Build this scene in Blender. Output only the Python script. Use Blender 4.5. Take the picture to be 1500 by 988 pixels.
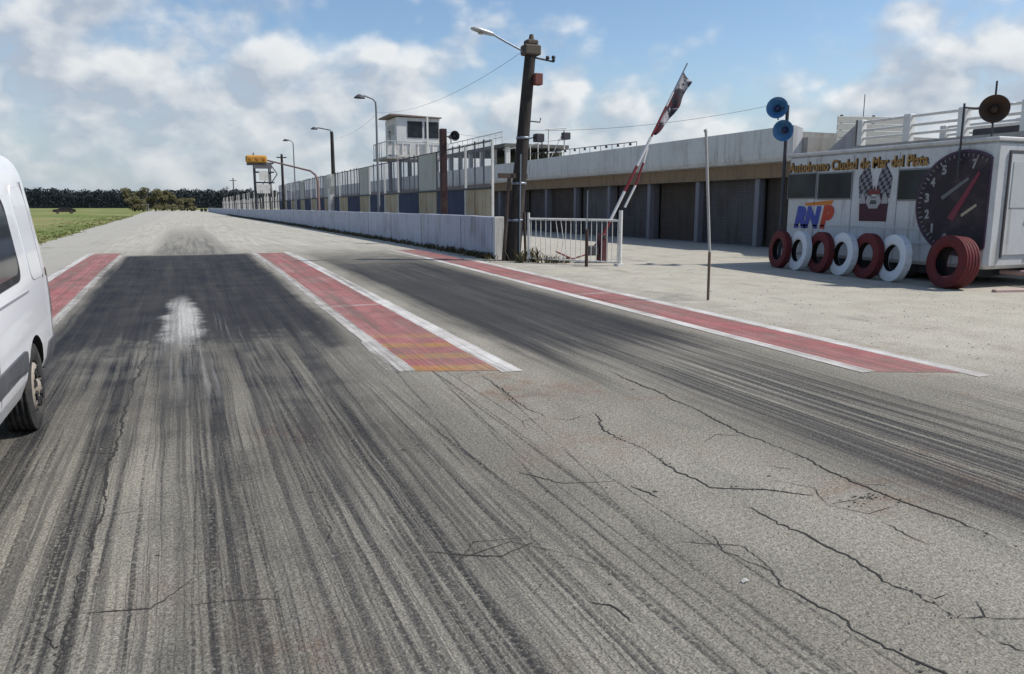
import bpy, bmesh, math, random
import numpy as np
from mathutils import Vector, Matrix, noise as mnoise
random.seed(7)
R = math.radians
scene = bpy.context.scene
for o in list(bpy.data.objects): bpy.data.objects.remove(o)
C = scene.collection

# ---------------------------------------------------------------- camera
cam = bpy.data.cameras.new('camera'); co = bpy.data.objects.new('camera', cam); C.objects.link(co)
co.location = (0, 0, 1.6); co.rotation_euler = (R(90 - 9.636), 0, R(-23.03))
cam.sensor_width = 36; cam.lens = 27; cam.clip_start = .05; cam.clip_end = 9000
scene.camera = co

# ---------------------------------------------------------------- light
SUN_EL, SUN_AZ = R(51), math.atan2(-.385, .923)      # direction towards the sun in the ground plane
sdir = Vector((math.cos(SUN_EL)*math.cos(SUN_AZ), math.cos(SUN_EL)*math.sin(SUN_AZ), math.sin(SUN_EL)))
sl = bpy.data.lights.new('sun', 'SUN'); sl.energy = 4.4; sl.angle = R(.55); sl.color = (1, .955, .89)
so = bpy.data.objects.new('sun', sl); C.objects.link(so); so.rotation_euler = sdir.to_track_quat('Z', 'Y').to_euler(); so.location = (30, -15, 40)
scene.view_settings.view_transform = 'Standard'; scene.view_settings.look = 'None'
scene.view_settings.exposure = 0; scene.view_settings.gamma = 1

# ---------------------------------------------------------------- node helpers
class S:
    """a node socket with arithmetic"""
    def __init__(s, t, o): s.t, s.o = t, o
    def _m(s, op, *a, clamp=False):
        n = s.t.nodes.new('ShaderNodeMath'); n.operation = op; n.use_clamp = clamp
        for i, v in enumerate((s,) + a):
            if isinstance(v, S): s.t.links.new(v.o, n.inputs[i])
            else: n.inputs[i].default_value = v
        return S(s.t, n.outputs[0])
    def __add__(s, b): return s._m('ADD', b)
    __radd__ = __add__
    def __sub__(s, b): return s._m('SUBTRACT', b)
    def __rsub__(s, b): return (s*-1) + b
    def __mul__(s, b): return s._m('MULTIPLY', b)
    __rmul__ = __mul__
    def __truediv__(s, b): return s._m('DIVIDE', b)
    def mx(s, b): return s._m('MAXIMUM', b)
    def mn(s, b): return s._m('MINIMUM', b)
    def cl(s): return s._m('ADD', 0., clamp=True)
    def inv(s): return 1. - s
    def sm(s, a, b, lo=0., hi=1.):
        n = s.t.nodes.new('ShaderNodeMapRange'); n.interpolation_type = 'SMOOTHSTEP'
        n.inputs['From Min'].default_value = a; n.inputs['From Max'].default_value = b
        n.inputs['To Min'].default_value = lo; n.inputs['To Max'].default_value = hi
        s.t.links.new(s.o, n.inputs['Value']); return S(s.t, n.outputs[0])
    def band(s, a, b, c, d): return s.sm(a, b)*(s.sm(c, d).inv())
class T:
    """a node tree with short-hands"""
    def __init__(s, t): s.t = t
    def n(s, k): return s.t.nodes.new('ShaderNode'+k)
    def ln(s, a, b): s.t.links.new(a.o if isinstance(a, S) else a, b)
    def pos(s):
        g = s.n('NewGeometry'); q = s.n('SeparateXYZ'); s.ln(g.outputs['Position'], q.inputs[0]); return [S(s.t, q.outputs[i]) for i in range(3)]
    def obj(s):
        g = s.n('TexCoord'); q = s.n('SeparateXYZ'); s.ln(g.outputs['Object'], q.inputs[0]); return [S(s.t, q.outputs[i]) for i in range(3)]
    def vec(s, *a):
        q = s.n('CombineXYZ')
        for i, v in enumerate(a):
            if isinstance(v, S): s.ln(v, q.inputs[i])
            else: q.inputs[i].default_value = v
        return S(s.t, q.outputs[0])
    def noise(s, v, sc=1., det=3., ro=.55, dist=0.):
        q = s.n('TexNoise'); s.ln(v, q.inputs['Vector'])
        for k, x in (('Scale', sc), ('Detail', det), ('Roughness', ro), ('Distortion', dist)): q.inputs[k].default_value = x
        return S(s.t, q.outputs[0])
    def voro(s, v, sc, feat='F1', out=0):
        q = s.n('TexVoronoi'); q.feature = feat; s.ln(v, q.inputs['Vector']); q.inputs['Scale'].default_value = sc
        return S(s.t, q.outputs[out])
    def mix(s, f, a, b, mode='MIX'):
        q = s.n('Mix'); q.data_type = 'RGBA'; q.blend_type = mode
        if isinstance(f, S): s.ln(f, q.inputs[0])
        else: q.inputs[0].default_value = f
        for v, i in ((a, 6), (b, 7)):
            if isinstance(v, S): s.ln(v, q.inputs[i])
            else: q.inputs[i].default_value = (*v, 1) if len(v) == 3 else v
        return S(s.t, q.outputs[2])
    def scale(s, c, f):
        q = s.n('VectorMath'); q.operation = 'SCALE'
        if isinstance(c, S): s.ln(c, q.inputs[0])
        else: q.inputs[0].default_value = c
        if isinstance(f, S): s.ln(f, q.inputs['Scale'])
        else: q.inputs['Scale'].default_value = f
        return S(s.t, q.outputs[0])
    def bump(s, h, st, d):
        q = s.n('Bump'); q.inputs['Strength'].default_value = st; q.inputs['Distance'].default_value = d; s.ln(h, q.inputs['Height']); return S(s.t, q.outputs[0])
def newmat(name):
    m = bpy.data.materials.new(name); m.use_nodes = True; t = T(m.node_tree); b = m.node_tree.nodes['Principled BSDF']; return m, t, b
def setb(t, b, col=None, rough=None, metal=None, normal=None, spec=None):
    for v, k in ((col, 'Base Color'), (rough, 'Roughness'), (metal, 'Metallic'), (normal, 'Normal'), (spec, 'Specular IOR Level')):
        if v is None: continue
        if isinstance(v, S): t.ln(v, b.inputs[k])
        elif k == 'Base Color': b.inputs[k].default_value = (*v, 1)
        else: b.inputs[k].default_value = v
MATS = {}
def paint(name, col, rough=.6, dirt=.25, dcol=(.12, .10, .08), sc=2.5, metal=0., streak=False, bump=.15, spec=.3, chips=0., ccol=(.2, .19, .18)):
    """weathered plain surface: tone changes, dirt patches, optional runs and chipped paint"""
    if name in MATS: return MATS[name]
    m, t, b = newmat(name); x, y, z = t.obj(); v = t.vec(x, y, z)
    n1 = t.noise(v, sc, 6, .62); n2 = t.noise(v, sc*9, 4, .6)
    f = (n1.sm(.42, .75)*.8 + n2.sm(.5, .8)*.4)*dirt
    if streak: f = f + t.noise(t.vec(x*7, y*7, z*.5), 1., 4, .6).sm(.5, .72)*dirt*.9
    c = t.mix(f.cl(), col, dcol)
    if chips: c = t.mix((t.noise(v, sc*3.1, 8, .7).sm(.60, .64)*chips).cl(), c, ccol)
    c = t.scale(c, n1*.3 + .85)
    setb(t, b, c, n2*.2 + (rough-.1), metal, t.bump(n2, bump, .01), spec)
    MATS[name] = m; return m

# ---------------------------------------------------------------- world: clear sky + fair weather clouds all round
w = bpy.data.worlds.new('World'); scene.world = w; w.use_nodes = True
t = T(w.node_tree); bg = w.node_tree.nodes['Background']
sky = t.n('TexSky'); sky.sky_type = 'NISHITA'; sky.sun_disc = False; sky.sun_elevation = SUN_EL; sky.sun_rotation = math.atan2(sdir.x, sdir.y)
sky.air_density = 1.0; sky.dust_density = .8; sky.ozone_density = 1.1; sky.altitude = 0
tc = t.n('TexCoord'); sp = t.n('SeparateXYZ'); t.ln(tc.outputs['Generated'], sp.inputs[0])
dx, dy, dz = [S(t.t, sp.outputs[i]) for i in range(3)]
zz = dz.mx(0.)
def dens(ox, oy, oz, dt):
    X, Y, Z = dx + ox, dy + oy, (zz + oz)
    v = t.vec(X, Y, Z*1.45)
    big = t.noise(v, 3.0, 2, .5)
    fine = t.noise(v, 7.0, dt, .55, .10)
    wob = t.noise(v, 16., 3, .5)*.05
    vv = t.vec(X + wob, Y - wob, Z*1.45 + wob)
    bil = (.5 - t.voro(vv, 13.))*.16 + (.5 - t.voro(vv, 31.))*.07
    return big*.55 + fine*.50 + bil
d0 = dens(8.62, -.79, 0, 8)
d1 = dens(8.62 + sdir.x*.035, -.79 + sdir.y*.035, sdir.z*.028, 5)
cov = zz.sm(.03, .34, .135, -.038)
veil = t.noise(t.vec(dx*1.4, dy*1.4, zz*6), 2.6, 5, .6)
m0 = (d0 + cov).sm(.52, .68)
lit = ((d0 - d1)*6.5 + .42).cl()
thick = (d0 + cov).sm(.6, .86)
ccol = t.mix(lit, (4.4, 5.0, 5.9), (9.0, 9.1, 9.1))
ccol = t.mix(thick*.45, ccol, (4.7, 5.2, 5.7))
hs = t.n('HueSaturation'); hs.inputs['Saturation'].default_value = 1.12; t.ln(sky.outputs[0], hs.inputs['Color'])
hz = t.mix((zz.sm(0., .20).inv()*(veil.sm(.25, .7)*.35+.65)).cl(), t.scale(S(t.t, hs.outputs[0]), 1.4), (4.2, 5.1, 5.9))
sk = t.mix((m0*zz.sm(0., .14, .55, .92)).cl(), hz, ccol)
t.ln(sk, bg.inputs[0]); bg.inputs[1].default_value = .1

# ---------------------------------------------------------------- mesh helpers
PR = [(-400, -.2), (-20, -.2), (-5, -.075), (0, 0), (18, .272), (22, .30), (60, .30), (110, .2), (4000, .2)]
def gz(y):
    return sum(float(np.interp(y + k*.5, [a for a, b in PR], [b for a, b in PR])) for k in range(-4, 5))/9
class MB:
    def __init__(s): s.v, s.f, s.sm = [], [], []
    def add(s, vs, fs, smooth=False):
        k = len(s.v); s.v += [tuple(v) for v in vs]; s.f += [tuple(i+k for i in f) for f in fs]; s.sm += [smooth]*len(fs); return s
    def box(s, x0, x1, y0, y1, z0, z1, bev=0.):
        if bev:
            b = bev; pts = []
            for z, i in ((z0, b), (z0+b, 0), (z1-b, 0), (z1, b)):
                a = [(x0+i+b*(i == 0), y0+i), (x1-i-b*(i == 0), y0+i), (x1-i, y0+i+b*(i == 0)), (x1-i, y1-i-b*(i == 0)), (x1-i-b*(i == 0), y1-i), (x0+i+b*(i == 0), y1-i), (x0+i, y1-i-b*(i == 0)), (x0+i, y0+i+b*(i == 0))]
                pts += [(p, q, z) for p, q in a]
            fs = [tuple(range(7, -1, -1)), tuple(range(24, 32))]
            for l in range(3):
                for j in range(8): fs.append((l*8+j, l*8+(j+1) % 8, l*8+8+(j+1) % 8, l*8+8+j))
            return s.add(pts, fs)
        return s.add([(x0, y0, z0), (x1, y0, z0), (x1, y1, z0), (x0, y1, z0), (x0, y0, z1), (x1, y0, z1), (x1, y1, z1), (x0, y1, z1)],
                     [(3, 2, 1, 0), (4, 5, 6, 7), (0, 1, 5, 4), (1, 2, 6, 5), (2, 3, 7, 6), (3, 0, 4, 7)])
    def tube(s, pts, r, n=8, cap=True):
        pts = [Vector(p) for p in pts]; rs = r if isinstance(r, (list, tuple)) else [r]*len(pts); rings = []
        up = None
        for i, p in enumerate(pts):
            d = (pts[min(i+1, len(pts)-1)] - pts[max(i-1, 0)]).normalized()
            if up is None: up = d.orthogonal().normalized()
            else: up = (up - d*up.dot(d)).normalized()
            q = d.cross(up)
            rings += [p + (up*math.cos(a) + q*math.sin(a))*rs[i] for a in [2*math.pi*k/n for k in range(n)]]
        fs = []
        for i in range(len(pts)-1):
            for k in range(n): fs.append((i*n+k, i*n+(k+1) % n, (i+1)*n+(k+1) % n, (i+1)*n+k))
        s.add(rings, fs, n > 5)
        if cap:
            e = len(pts)-1
            s.add([rings[k] for k in range(n)], [tuple(range(n-1, -1, -1))]); s.add([rings[e*n+k] for k in range(n)], [tuple(range(n))])
        return s
    def lathe(s, prof, n=32, M=Matrix(), closed=False):
        """prof = (r, h) turned about local Z, M places it"""
        vs, fs = [], []
        for r, h in prof:
            for k in range(n): a = 2*math.pi*k/n; vs.append(M @ Vector((r*math.cos(a), r*math.sin(a), h)))
        m = len(prof)
        for i in range(m if closed else m-1):
            j = (i+1) % m
            for k in range(n): fs.append((i*n+k, i*n+(k+1) % n, j*n+(k+1) % n, j*n+k))
        return s.add(vs, fs, True)
    def prism(s, poly, x0, x1, axis=0):
        """polygon (u, v) swept from x0 to x1 along an axis"""
        f = {0: lambda u, v, q: (q, u, v), 1: lambda u, v, q: (u, q, v), 2: lambda u, v, q: (u, v, q)}[axis]; n = len(poly)
        return s.add([f(u, v, x0) for u, v in poly] + [f(u, v, x1) for u, v in poly],
                     [tuple(range(n-1, -1, -1)), tuple(range(n, 2*n))] + [(i, (i+1) % n, n+(i+1) % n, n+i) for i in range(n)])
    def mesh(s, name, mat):
        me = bpy.data.meshes.new(name); me.from_pydata(s.v, [], s.f); me.update()
        me.polygons.foreach_set('use_smooth', s.sm)
        bm = bmesh.new(); bm.from_mesh(me); bmesh.ops.recalc_face_normals(bm, faces=bm.faces); bm.to_mesh(me); bm.free()
        if mat: me.materials.append(mat)
        return me
    def build(s, name, mat, parent=None): return link(name, s.mesh(name, mat), parent)
def link(name, me, parent=None, loc=None, rz=None):
    o = bpy.data.objects.new(name, me); C.objects.link(o)
    if parent: o.parent = parent
    if loc is not None: o.location = loc
    if rz is not None: o.rotation_euler = (0, 0, rz)
    return o
def tag(o, label=None, cat=None, group=None, kind=None):
    for k, v in (('label', label), ('category', cat), ('group', group), ('kind', kind)):
        if v: o[k] = v
    return o
def thing(name, label, cat, loc=(0, 0, 0), group=None):
    o = bpy.data.objects.new(name, None); C.objects.link(o); o.location = loc; o.empty_display_size = .2
    return tag(o, label, cat, group)
def copy_tree(o, parent=None):
    c = o.copy(); C.objects.link(c); c.parent = parent
    for ch in list(o.children): copy_tree(ch, c)
    return c
YS = [-300, -120, -60, -40, -30] + list(range(-25, 130)) + list(range(130, 320, 10)) + [360, 450, 600, 800, 1000, 1400, 2000, 3500]
def sheet(name, xa, xb, y0, y1, dz, mat, parent=None, nx=1, kind=None, y0b=None, rag=0.):
    """ground-hugging sheet between two edges given as numbers or functions of y"""
    fa = xa if callable(xa) else (lambda y: xa); fb = xb if callable(xb) else (lambda y: xb)
    ys = [y0] + [y for y in YS if y0 + .01 < y < y1 - .01] + [y1]; m = MB(); vs, fs = [], []
    if rag: n_ = int((y1-y0)/.12); ys = [y0 + (y1-y0)*i/n_ for i in range(n_+1)]
    for j, y in enumerate(ys):
        for i in range(nx+1):
            f = i/nx; yy = y + ((y0b-y0)*f*max(0, 1-(y-y0)/3.) if y0b is not None else 0)
            e = rag*((mnoise.noise((yy*2.3, f*9+fa(y)*3, 1)) + .6*mnoise.noise((yy*9., f*9, fa(y)*5))) if i in (0, nx) else 0)
            vs.append((fa(y) + (fb(y)-fa(y))*f + e, yy + (rag*2*mnoise.noise((f*4, y, fa(y)*7)) if j in (0, len(ys)-1) else 0), gz(yy)+dz))
    for j in range(len(ys)-1):
        for i in range(nx): a = j*(nx+1)+i; fs.append((a, a+1, a+nx+2, a+nx+1))
    m.add(vs, fs); o = m.build(name, mat, parent)
    if kind: o['kind'] = kind
    return o

# ---------------------------------------------------------------- asphalt
def asphalt_nodes(t, full=True):
    x, y, z = t.pos()
    wv = t.noise(t.vec(x*.25, y*.16, 0.), 1., 2, .5)
    xw = x + (wv - .5)*.16 + (t.noise(t.vec(x*2.2, y*.9, 5.), 1., 3, .6) - .5)*.05
    p = t.vec(x, y, 0.)
    s1 = t.noise(t.vec(xw*6., y*.20, 1.7), 1., 5, .66)
    s2 = t.noise(t.vec(xw*24., y*.13, 8.), 1., 4, .62)
    s4 = t.noise(t.vec(xw*62., y*.26, 4.), 1., 3, .62)
    s5 = t.noise(t.vec(xw*5., y*.12, 11.), 1., 3, .6)
    s3 = t.noise(t.vec(x*.8, y*.35, 3.), 1., 4, .6)
    agg = t.noise(p, 95., 3, .7); agg2 = t.noise(p, 38., 5, .75); vor = t.voro(p, 75.)
    blot = t.noise(p, 1.7, 6, .65)
    # worn grey aggregate
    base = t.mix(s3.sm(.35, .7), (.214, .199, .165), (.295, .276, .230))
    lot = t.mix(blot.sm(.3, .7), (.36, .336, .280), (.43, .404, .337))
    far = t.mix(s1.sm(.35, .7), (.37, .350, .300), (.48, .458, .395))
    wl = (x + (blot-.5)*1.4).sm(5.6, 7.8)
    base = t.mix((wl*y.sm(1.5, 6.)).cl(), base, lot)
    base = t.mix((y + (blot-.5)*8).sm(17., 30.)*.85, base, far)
    base = t.mix((x + (blot-.5)*.5).sm(-2.6, -2.2).inv()*.8, base, (.36, .345, .305))
    rst = (t.noise(p, .55, 5, .6).sm(.50, .68)*t.noise(p, 5., 4, .7).sm(.36, .66)).cl()
    base = t.mix(rst*.75*y.sm(6., 9.).inv(), base, (.20, .135, .098))
    stain = t.noise(t.vec(x*.9, y*.5, 6.), 1., 6, .7).sm(.54, .72)
    base = t.mix(stain*.45, base, (.11, .108, .10))
    # rubber
    ed = (s1-.5)*.36 + (blot-.5)*.2
    xe = x + ed
    sol = xe.band(-1.62, -1.28, 1.50, 1.80)*((y + (s2-.5)*1.2 + (agg2-.5)*.8).sm(22.4, 23.5).inv())*((y + (blot-.5)*5 + (s1-.5)*4).sm(6.2, 9.6))
    dL = sol*((s1*.30 + s2*.16) + .76)*(blot.sm(.2, .75, 1.0, .90))
    nb = (xe + (s5-.5)*.9).band(-3.2, -1.4, .9, 2.5)*(y.sm(8., 11.).inv())
    st = (s1*.42 + s2*.33 + s4*.25)
    brk = agg2.sm(.34, .60)*.68 + .32
    ln = (s2.sm(.49, .57)*.97).mx(s4.sm(.525, .60)*.9).mx(s1.sm(.51, .64)*.7)
    film = s5.sm(.36, .62)*.48 + y.sm(2.5, 8.)*.46 + blot.sm(.42, .68)*.24
    dN = nb*((ln*(s5.sm(.25, .55)*.6 + .4)*brk).mx(film*(st.sm(.34, .56)*.6+.4))).cl()*(y.sm(1.5, 7., .86, 1.))
    dF = xe.band(-1.0, -.5, .9, 1.6)*y.sm(22.5, 23.4)*((y + (blot-.5)*16).sm(24., 62.).inv())*(s1.sm(.3, .7)*.55+.22)
    dR = xe.band(2.95, 3.35, 5.25, 5.75)*((y + (blot-.5)*6).sm(15.5, 25.).inv())*((y + (s1-.5)*5).sm(5., 8.))*(s1*.5 + s2*.3 + .46)
    dR2 = (xe + (y.sm(1., 7.).inv()*.15)).band(3.35, 4.1, 4.9, 5.75)*(y.sm(5., 9.).inv())*((ln*brk).mx(st.sm(.36, .56)*.72))
    dR3 = xe.band(5.1, 5.6, 6.2, 6.7)*(y.sm(3.6, 5.).inv())*(st.sm(.42, .60)*.5)
    dk = dL.mx(dN).mx(dF).mx(dR).mx(dR2).mx(dR3).cl()
    col = t.mix(dk, base, (.023, .024, .028))
    # chalk spilled on the start line
    qx = (x + .08 + (blot-.5)*.45)/(y.sm(9.2, 13., .27, .19)); qy = (y - 10.9 + (agg2-.5)*2.2 + (s2-.5)*.5)/2.1
    ch = (s2.sm(.36, .58)*.45 + .5)*(qx*qx + qy*qy).sm(.0, 1.6).inv()*(agg2.sm(.25, .6)*.6 + .40)
    qx2 = (x - .05)/.62; qy2 = (y - 8.9)/3.2
    ch2 = (qx2*qx2 + qy2*qy2).sm(.1, 1.).inv()*(s2*s1).sm(.22, .42)*.42
    col = t.mix(ch.mx(ch2).cl(), col, (.52, .51, .47))
    spk = (agg.sm(.36, .64)-.5)*.62 + (agg2.sm(.34, .66)-.5)*.50
    col = t.scale(col, ((spk*(y.sm(5., 20., 1., .6)) + 1.).mx(.3)).mn(1.9))
    col = t.mix((vor.sm(.06, .25).inv()*agg2.sm(.5, .62)*y.sm(4., 11.).inv()*.55).cl(), col, (.44, .43, .40))
    hgt = agg*.5 + agg2*.6 + vor*.4
    return col, dk, hgt, (x, y, s1, s2, blot, agg2)
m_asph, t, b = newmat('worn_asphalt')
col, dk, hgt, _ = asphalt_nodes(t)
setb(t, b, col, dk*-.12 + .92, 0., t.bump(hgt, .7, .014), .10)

def strip_paint(name, pcol, wear, orange=False):
    """road paint worn through to the asphalt under it"""
    m, t, b = newmat(name); col, dk, hgt, (x, y, s1, s2, blot, agg2) = asphalt_nodes(t)
    base = t.mix(t.noise(t.vec(x, y, 0.), 3., 5, .6).sm(.3, .75), pcol, tuple(v*.72 + .02 for v in pcol))
    if orange:
        ph = (y*1.0 + x*.28 + (blot-.5)*.15)*(math.pi/.30)
        stp = ph._m('SINE').sm(.0, .5)*y.sm(8.3, 8.9).inv()*(agg2.sm(.3, .6)*.6+.3)*s1.sm(.3, .6)
        base = t.mix(stp.cl(), base, (.42, .24, .045))
    for yy in (11.2,):
        base = t.mix(((y - yy)._m('ABSOLUTE').sm(.04, .08).inv()*.5).cl(), base, (.5, .47, .44))
    base = t.mix(t.noise(t.vec(x*1.3, y*.7, 2.), 1., 5, .65).sm(.35, .7)*.42, base, (.33, .27, .235))
    wr = (agg2*.5 + s2*.28 + s1*.3 + (blot-.5)*.25).sm(.60-wear*.2, .76-wear*.2)*wear
    c = t.scale(base, agg2.sm(.3, .7)*.4 + .8); t.ln((1. - (wr*1.15).cl()), b.inputs['Alpha'])
    rub = (s1.sm(.52, .72)*.55).cl()
    c = t.mix(rub*.6, c, (.045, .043, .043))
    setb(t, b, c, .75, 0., t.bump(hgt, .4, .008), .3); return m
m_red = strip_paint('worn_red_road_paint', (.365, .125, .118), .6)
m_redo = strip_paint('worn_red_orange_road_paint', (.365, .125, .118), .6, True)
m_white = strip_paint('worn_white_road_paint', (.66, .64, .60), .55)
m_white2 = strip_paint('faded_white_road_paint', (.56, .54, .50), .72)

# grass
m_grass, t, b = newmat('dry_mown_grass'); x, y, z = t.pos(); p = t.vec(x, y, 0.)
n1 = t.noise(t.vec(x, y*.35, 0.), .10, 5, .6); n2 = t.noise(p, 1.6, 5, .7); n3 = t.noise(p, 24., 3, .7)
c = t.mix(n1.sm(.40, .62), (.120, .172, .045), (.255, .240, .105)); c = t.mix(n2.sm(.45, .75)*.6, c, (.17, .15, .07)); c = t.scale(c, n3*.9+.55)
setb(t, b, c, .95, 0., t.bump(n3, .8, .05), .1)

ground = sheet('ground', -2600, 2600, -300, 3500, -.03, m_grass, nx=1, kind='structure')
ground['label'] = 'mown green and yellow grass field reaching to the tree line'
def edge(y): return -4.0 - .021*max(y, 0) - (2.5 if y < 12 else 2.5*max(0, (22-y)/10) if y < 22 else 0) + .28*mnoise.noise((0, y*.23, 3.3)) + .2*mnoise.noise((5, y*.9, 1))
YS_keep = YS; YS = sorted(set(YS + [a + .5 for a in range(20, 129)]))
asph = sheet('asphalt_track', edge, 60, -60, 330, 0., m_asph, nx=1, kind='structure'); YS = YS_keep
asph['label'] = 'cracked grey asphalt drag strip with black rubber lanes and dusty paddock'

m_spill = strip_paint('white_line_spill', (.62, .60, .56), .9)
# name, x0, x1, near y at x0 and x1, far y, red, (left line), (right line), label; a line is x0, x1, near y, paint
strips = [('red_strip', -2.30, -1.62, 9.2, 9.2, 24.3, m_red, (-2.46, -2.30, 9.2, m_white), (-1.62, -1.50, 9.2, m_white2), 'worn red painted strip with white edge lines beside the white van'),
          ('red_strip', 1.90, 2.62, 6.72, 6.46, 22.9, m_redo, (1.75, 1.90, 6.75, m_white2), (2.62, 2.82, 6.38, m_white), 'red painted median strip with orange bars between the two lanes'),
          ('red_strip', 5.88, 6.58, 5.12, 4.80, 22.9, m_red, (5.72, 5.88, 5.14, m_white), (6.58, 6.76, 4.62, m_white), 'red painted strip with white edges beside the dusty paddock')]
for nm, a, b_, ya, yb, y1, mt, l1, l2, lab in strips:
    o = sheet(nm, a, b_, ya, y1, .004, mt, kind='structure', y0b=yb, nx=2, rag=.008); o['label'] = lab
    for xa, xb, yn, mm in (l1, l2): sheet('white_line', xa, xb, yn, y1 + .25, .0055, mm, o, rag=.012, nx=2)
    if b_ == 2.62:
        sheet('bright_line_end', lambda y: 1.64 + .07*abs(y-7.0), 1.87, 6.78, 8.3, .007, m_spill, o, nx=2, rag=.02)

# cracks and single tyre marks
CR = [([(2.75,4.9),(2.63,4.53),(2.63,4.17),(2.62,3.88),(2.62,3.6),(2.64,3.33),(2.88,3.19),(3.07,3.01)], .016),
([(3.58,6.2),(3.53,4.69),(3.46,3.99),(3.48,3.51),(3.46,3.22),(3.44,2.86),(3.46,2.63),(3.49,2.35),(3.47,2.14),(3.45,1.0)], .018),
([(2.25,2.86),(2.2,2.68),(2.24,2.54),(2.27,2.41),(2.23,2.3),(2.22,2.19),(2.26,2.03),(2.22,1.93),(2.26,1.77),(2.28,1.65),(2.25,1.0)], .014),
([(2.62,3.05),(2.65,2.78),(2.66,2.61),(2.68,2.41),(2.64,2.19),(2.68,2.06),(2.66,1.86),(2.65,1.74),(2.68,1.61),(2.7,1.1)], .018),
([(2.41,6.5),(2.39,6.08),(2.34,5.38),(2.36,4.92)], .014), ([(1.43,3.12),(1.46,3.03),(1.49,2.92),(1.62,2.74)], .012), ([(3.04,2.9),(3.21,2.88),(3.39,2.89)], .01),
([(-.41,9.2),(-.45,7.21),(-.48,5.92),(-.49,4.89),(-.49,4.16),(-.49,3.55),(-.49,3.19),(-.49,2.9),(-.49,2.4)], .02),
([(-.07,3.08),(.06,3.06),(.29,2.99)], .009), ([(2.74,1.83),(2.89,1.75),(3.1,1.7)], .01), ([(2.22,3.55),(2.27,3.31)], .012), ([(1.4,2.52),(1.47,2.43),(1.5,2.29)], .012),
([(3.15,3.53),(3.28,3.36)], .01), ([(3.13,2.63),(3.11,2.35)], .01), ([(.55,3.9),(.6,3.6),(.52,3.45)], .01), ([(1.7,4.0),(1.9,3.7),(2.2,3.6)], .008), ([(.9,3.2),(1.2,3.0),(1.45,3.1)], .008)]
rc = random.Random(3); m = MB()
def ribbon(m, pts, wd, jit, step, dz, rnd, ragged=True):
    P = []
    for (xa, ya), (xb, yb) in zip(pts[:-1], pts[1:]):
        L = math.hypot(xb-xa, yb-ya); n = max(1, int(L/step))
        for i in range(n): P.append((xa+(xb-xa)*i/n, ya+(yb-ya)*i/n))
    P.append(pts[-1]); Q = []
    sd = rnd.uniform(0, 90)
    for i, (xx, yy) in enumerate(P):
        q = i*step; a = jit*(2.2*mnoise.noise((q*2.1, sd, 0)) + 1.2*mnoise.noise((q*6.5, sd, 5))) + rnd.gauss(0, jit*.34); c = jit*(1.2*mnoise.noise((q*3, sd, 9)))
        Q.append((xx + a, yy + c))
    vs, fs = [], []
    for i, (xx, yy) in enumerate(Q):
        a = Q[max(i-1, 0)]; c = Q[min(i+1, len(Q)-1)]; d = Vector((c[0]-a[0], c[1]-a[1])); d = d.normalized() if d.length > 1e-6 else Vector((0, 1)); nx, ny = -d.y, d.x
        ww = wd*(.30 if ragged else .5)*((max(0, .55 + 1.3*mnoise.noise((i*step*2.3, sd, 20))) + rnd.random()*.55) if ragged else 1)*min(1, (i+.6)/4, (len(Q)-i-.4)/4)
        vs += [(xx-nx*ww, yy-ny*ww, gz(yy)+dz), (xx+nx*ww, yy+ny*ww, gz(yy)+dz)]
    for i in range(len(Q)-1): fs.append((2*i, 2*i+1, 2*i+3, 2*i+2))
    m.add(vs, fs)
for pts, wd in CR: ribbon(m, pts, wd, .016, .022, .003, rc)
for k in range(26):      # short side branches
    pts, wd = rc.choice(CR[:8]); xx, yy = rc.choice(pts); a = rc.uniform(0, 6.28); L = rc.uniform(.06, .3)
    ribbon(m, [(xx, yy), (xx+math.cos(a)*L, yy+math.sin(a)*L), (xx+math.cos(a+.6)*L*1.7, yy+math.sin(a+.6)*L*1.7)], .007, .012, .02, .0032, rc)
for k in range(420):     # crumbled spots beside the cracks
    pts, wd = rc.choice(CR[:8]); i = rc.randrange(len(pts)-1); f = rc.random(); xx = pts[i][0]+(pts[i+1][0]-pts[i][0])*f+rc.gauss(0, .02); yy = pts[i][1]+(pts[i+1][1]-pts[i][1])*f+rc.gauss(0, .03); q = rc.uniform(.002, .008); z = gz(yy)+.0034
    if mnoise.noise((xx*3, yy*2.2, 2)) > .05: m.add([(xx-q, yy-q*.5, z), (xx+q*.7, yy-q, z), (xx+q, yy+q*.6, z), (xx-q*.4, yy+q, z)], [(0, 1, 2, 3)])
tag(m.build('cracks', paint('crack_dirt', (.035, .033, .03), .95, 0), asph), 'jagged dark cracks in the grey asphalt', kind='stuff')
m_mark, t, b = newmat('tyre_rubber_mark'); x, y, z = t.pos()
a_ = (t.noise(t.vec(x*30, y*.6, 0.), 1., 3, .6).sm(.32, .62)*t.noise(t.vec(x, y, 0.), 45., 3, .7).sm(.36, .60)*.62).cl()
setb(t, b, (.035, .034, .034), .8, 0); t.ln(a_, b.inputs['Alpha'])
m = MB(); TM = [([(2.17,8.22),(1.95,5.54),(1.76,3.74),(1.75,2.91),(1.76,2.37),(1.73,1.2)], .018), ([(1.79,7.58),(1.56,4.45),(1.64,3.03),(1.65,2.42),(1.64,1.2)], .02), ([(1.49,4.79),(1.43,3.56),(1.43,2.63),(1.38,1.2)], .025),
      ([(1.07,6.61),(1.05,3.92),(1.03,2.79),(1.02,1.5)], .05), ([(2.39,6.08),(2.11,3.83),(1.96,3.06),(1.9,2.43),(1.94,1.2)], .016), ([(2.02,6.4),(1.85,4.2),(1.84,3.0),(1.86,1.2)], .016)]
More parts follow.
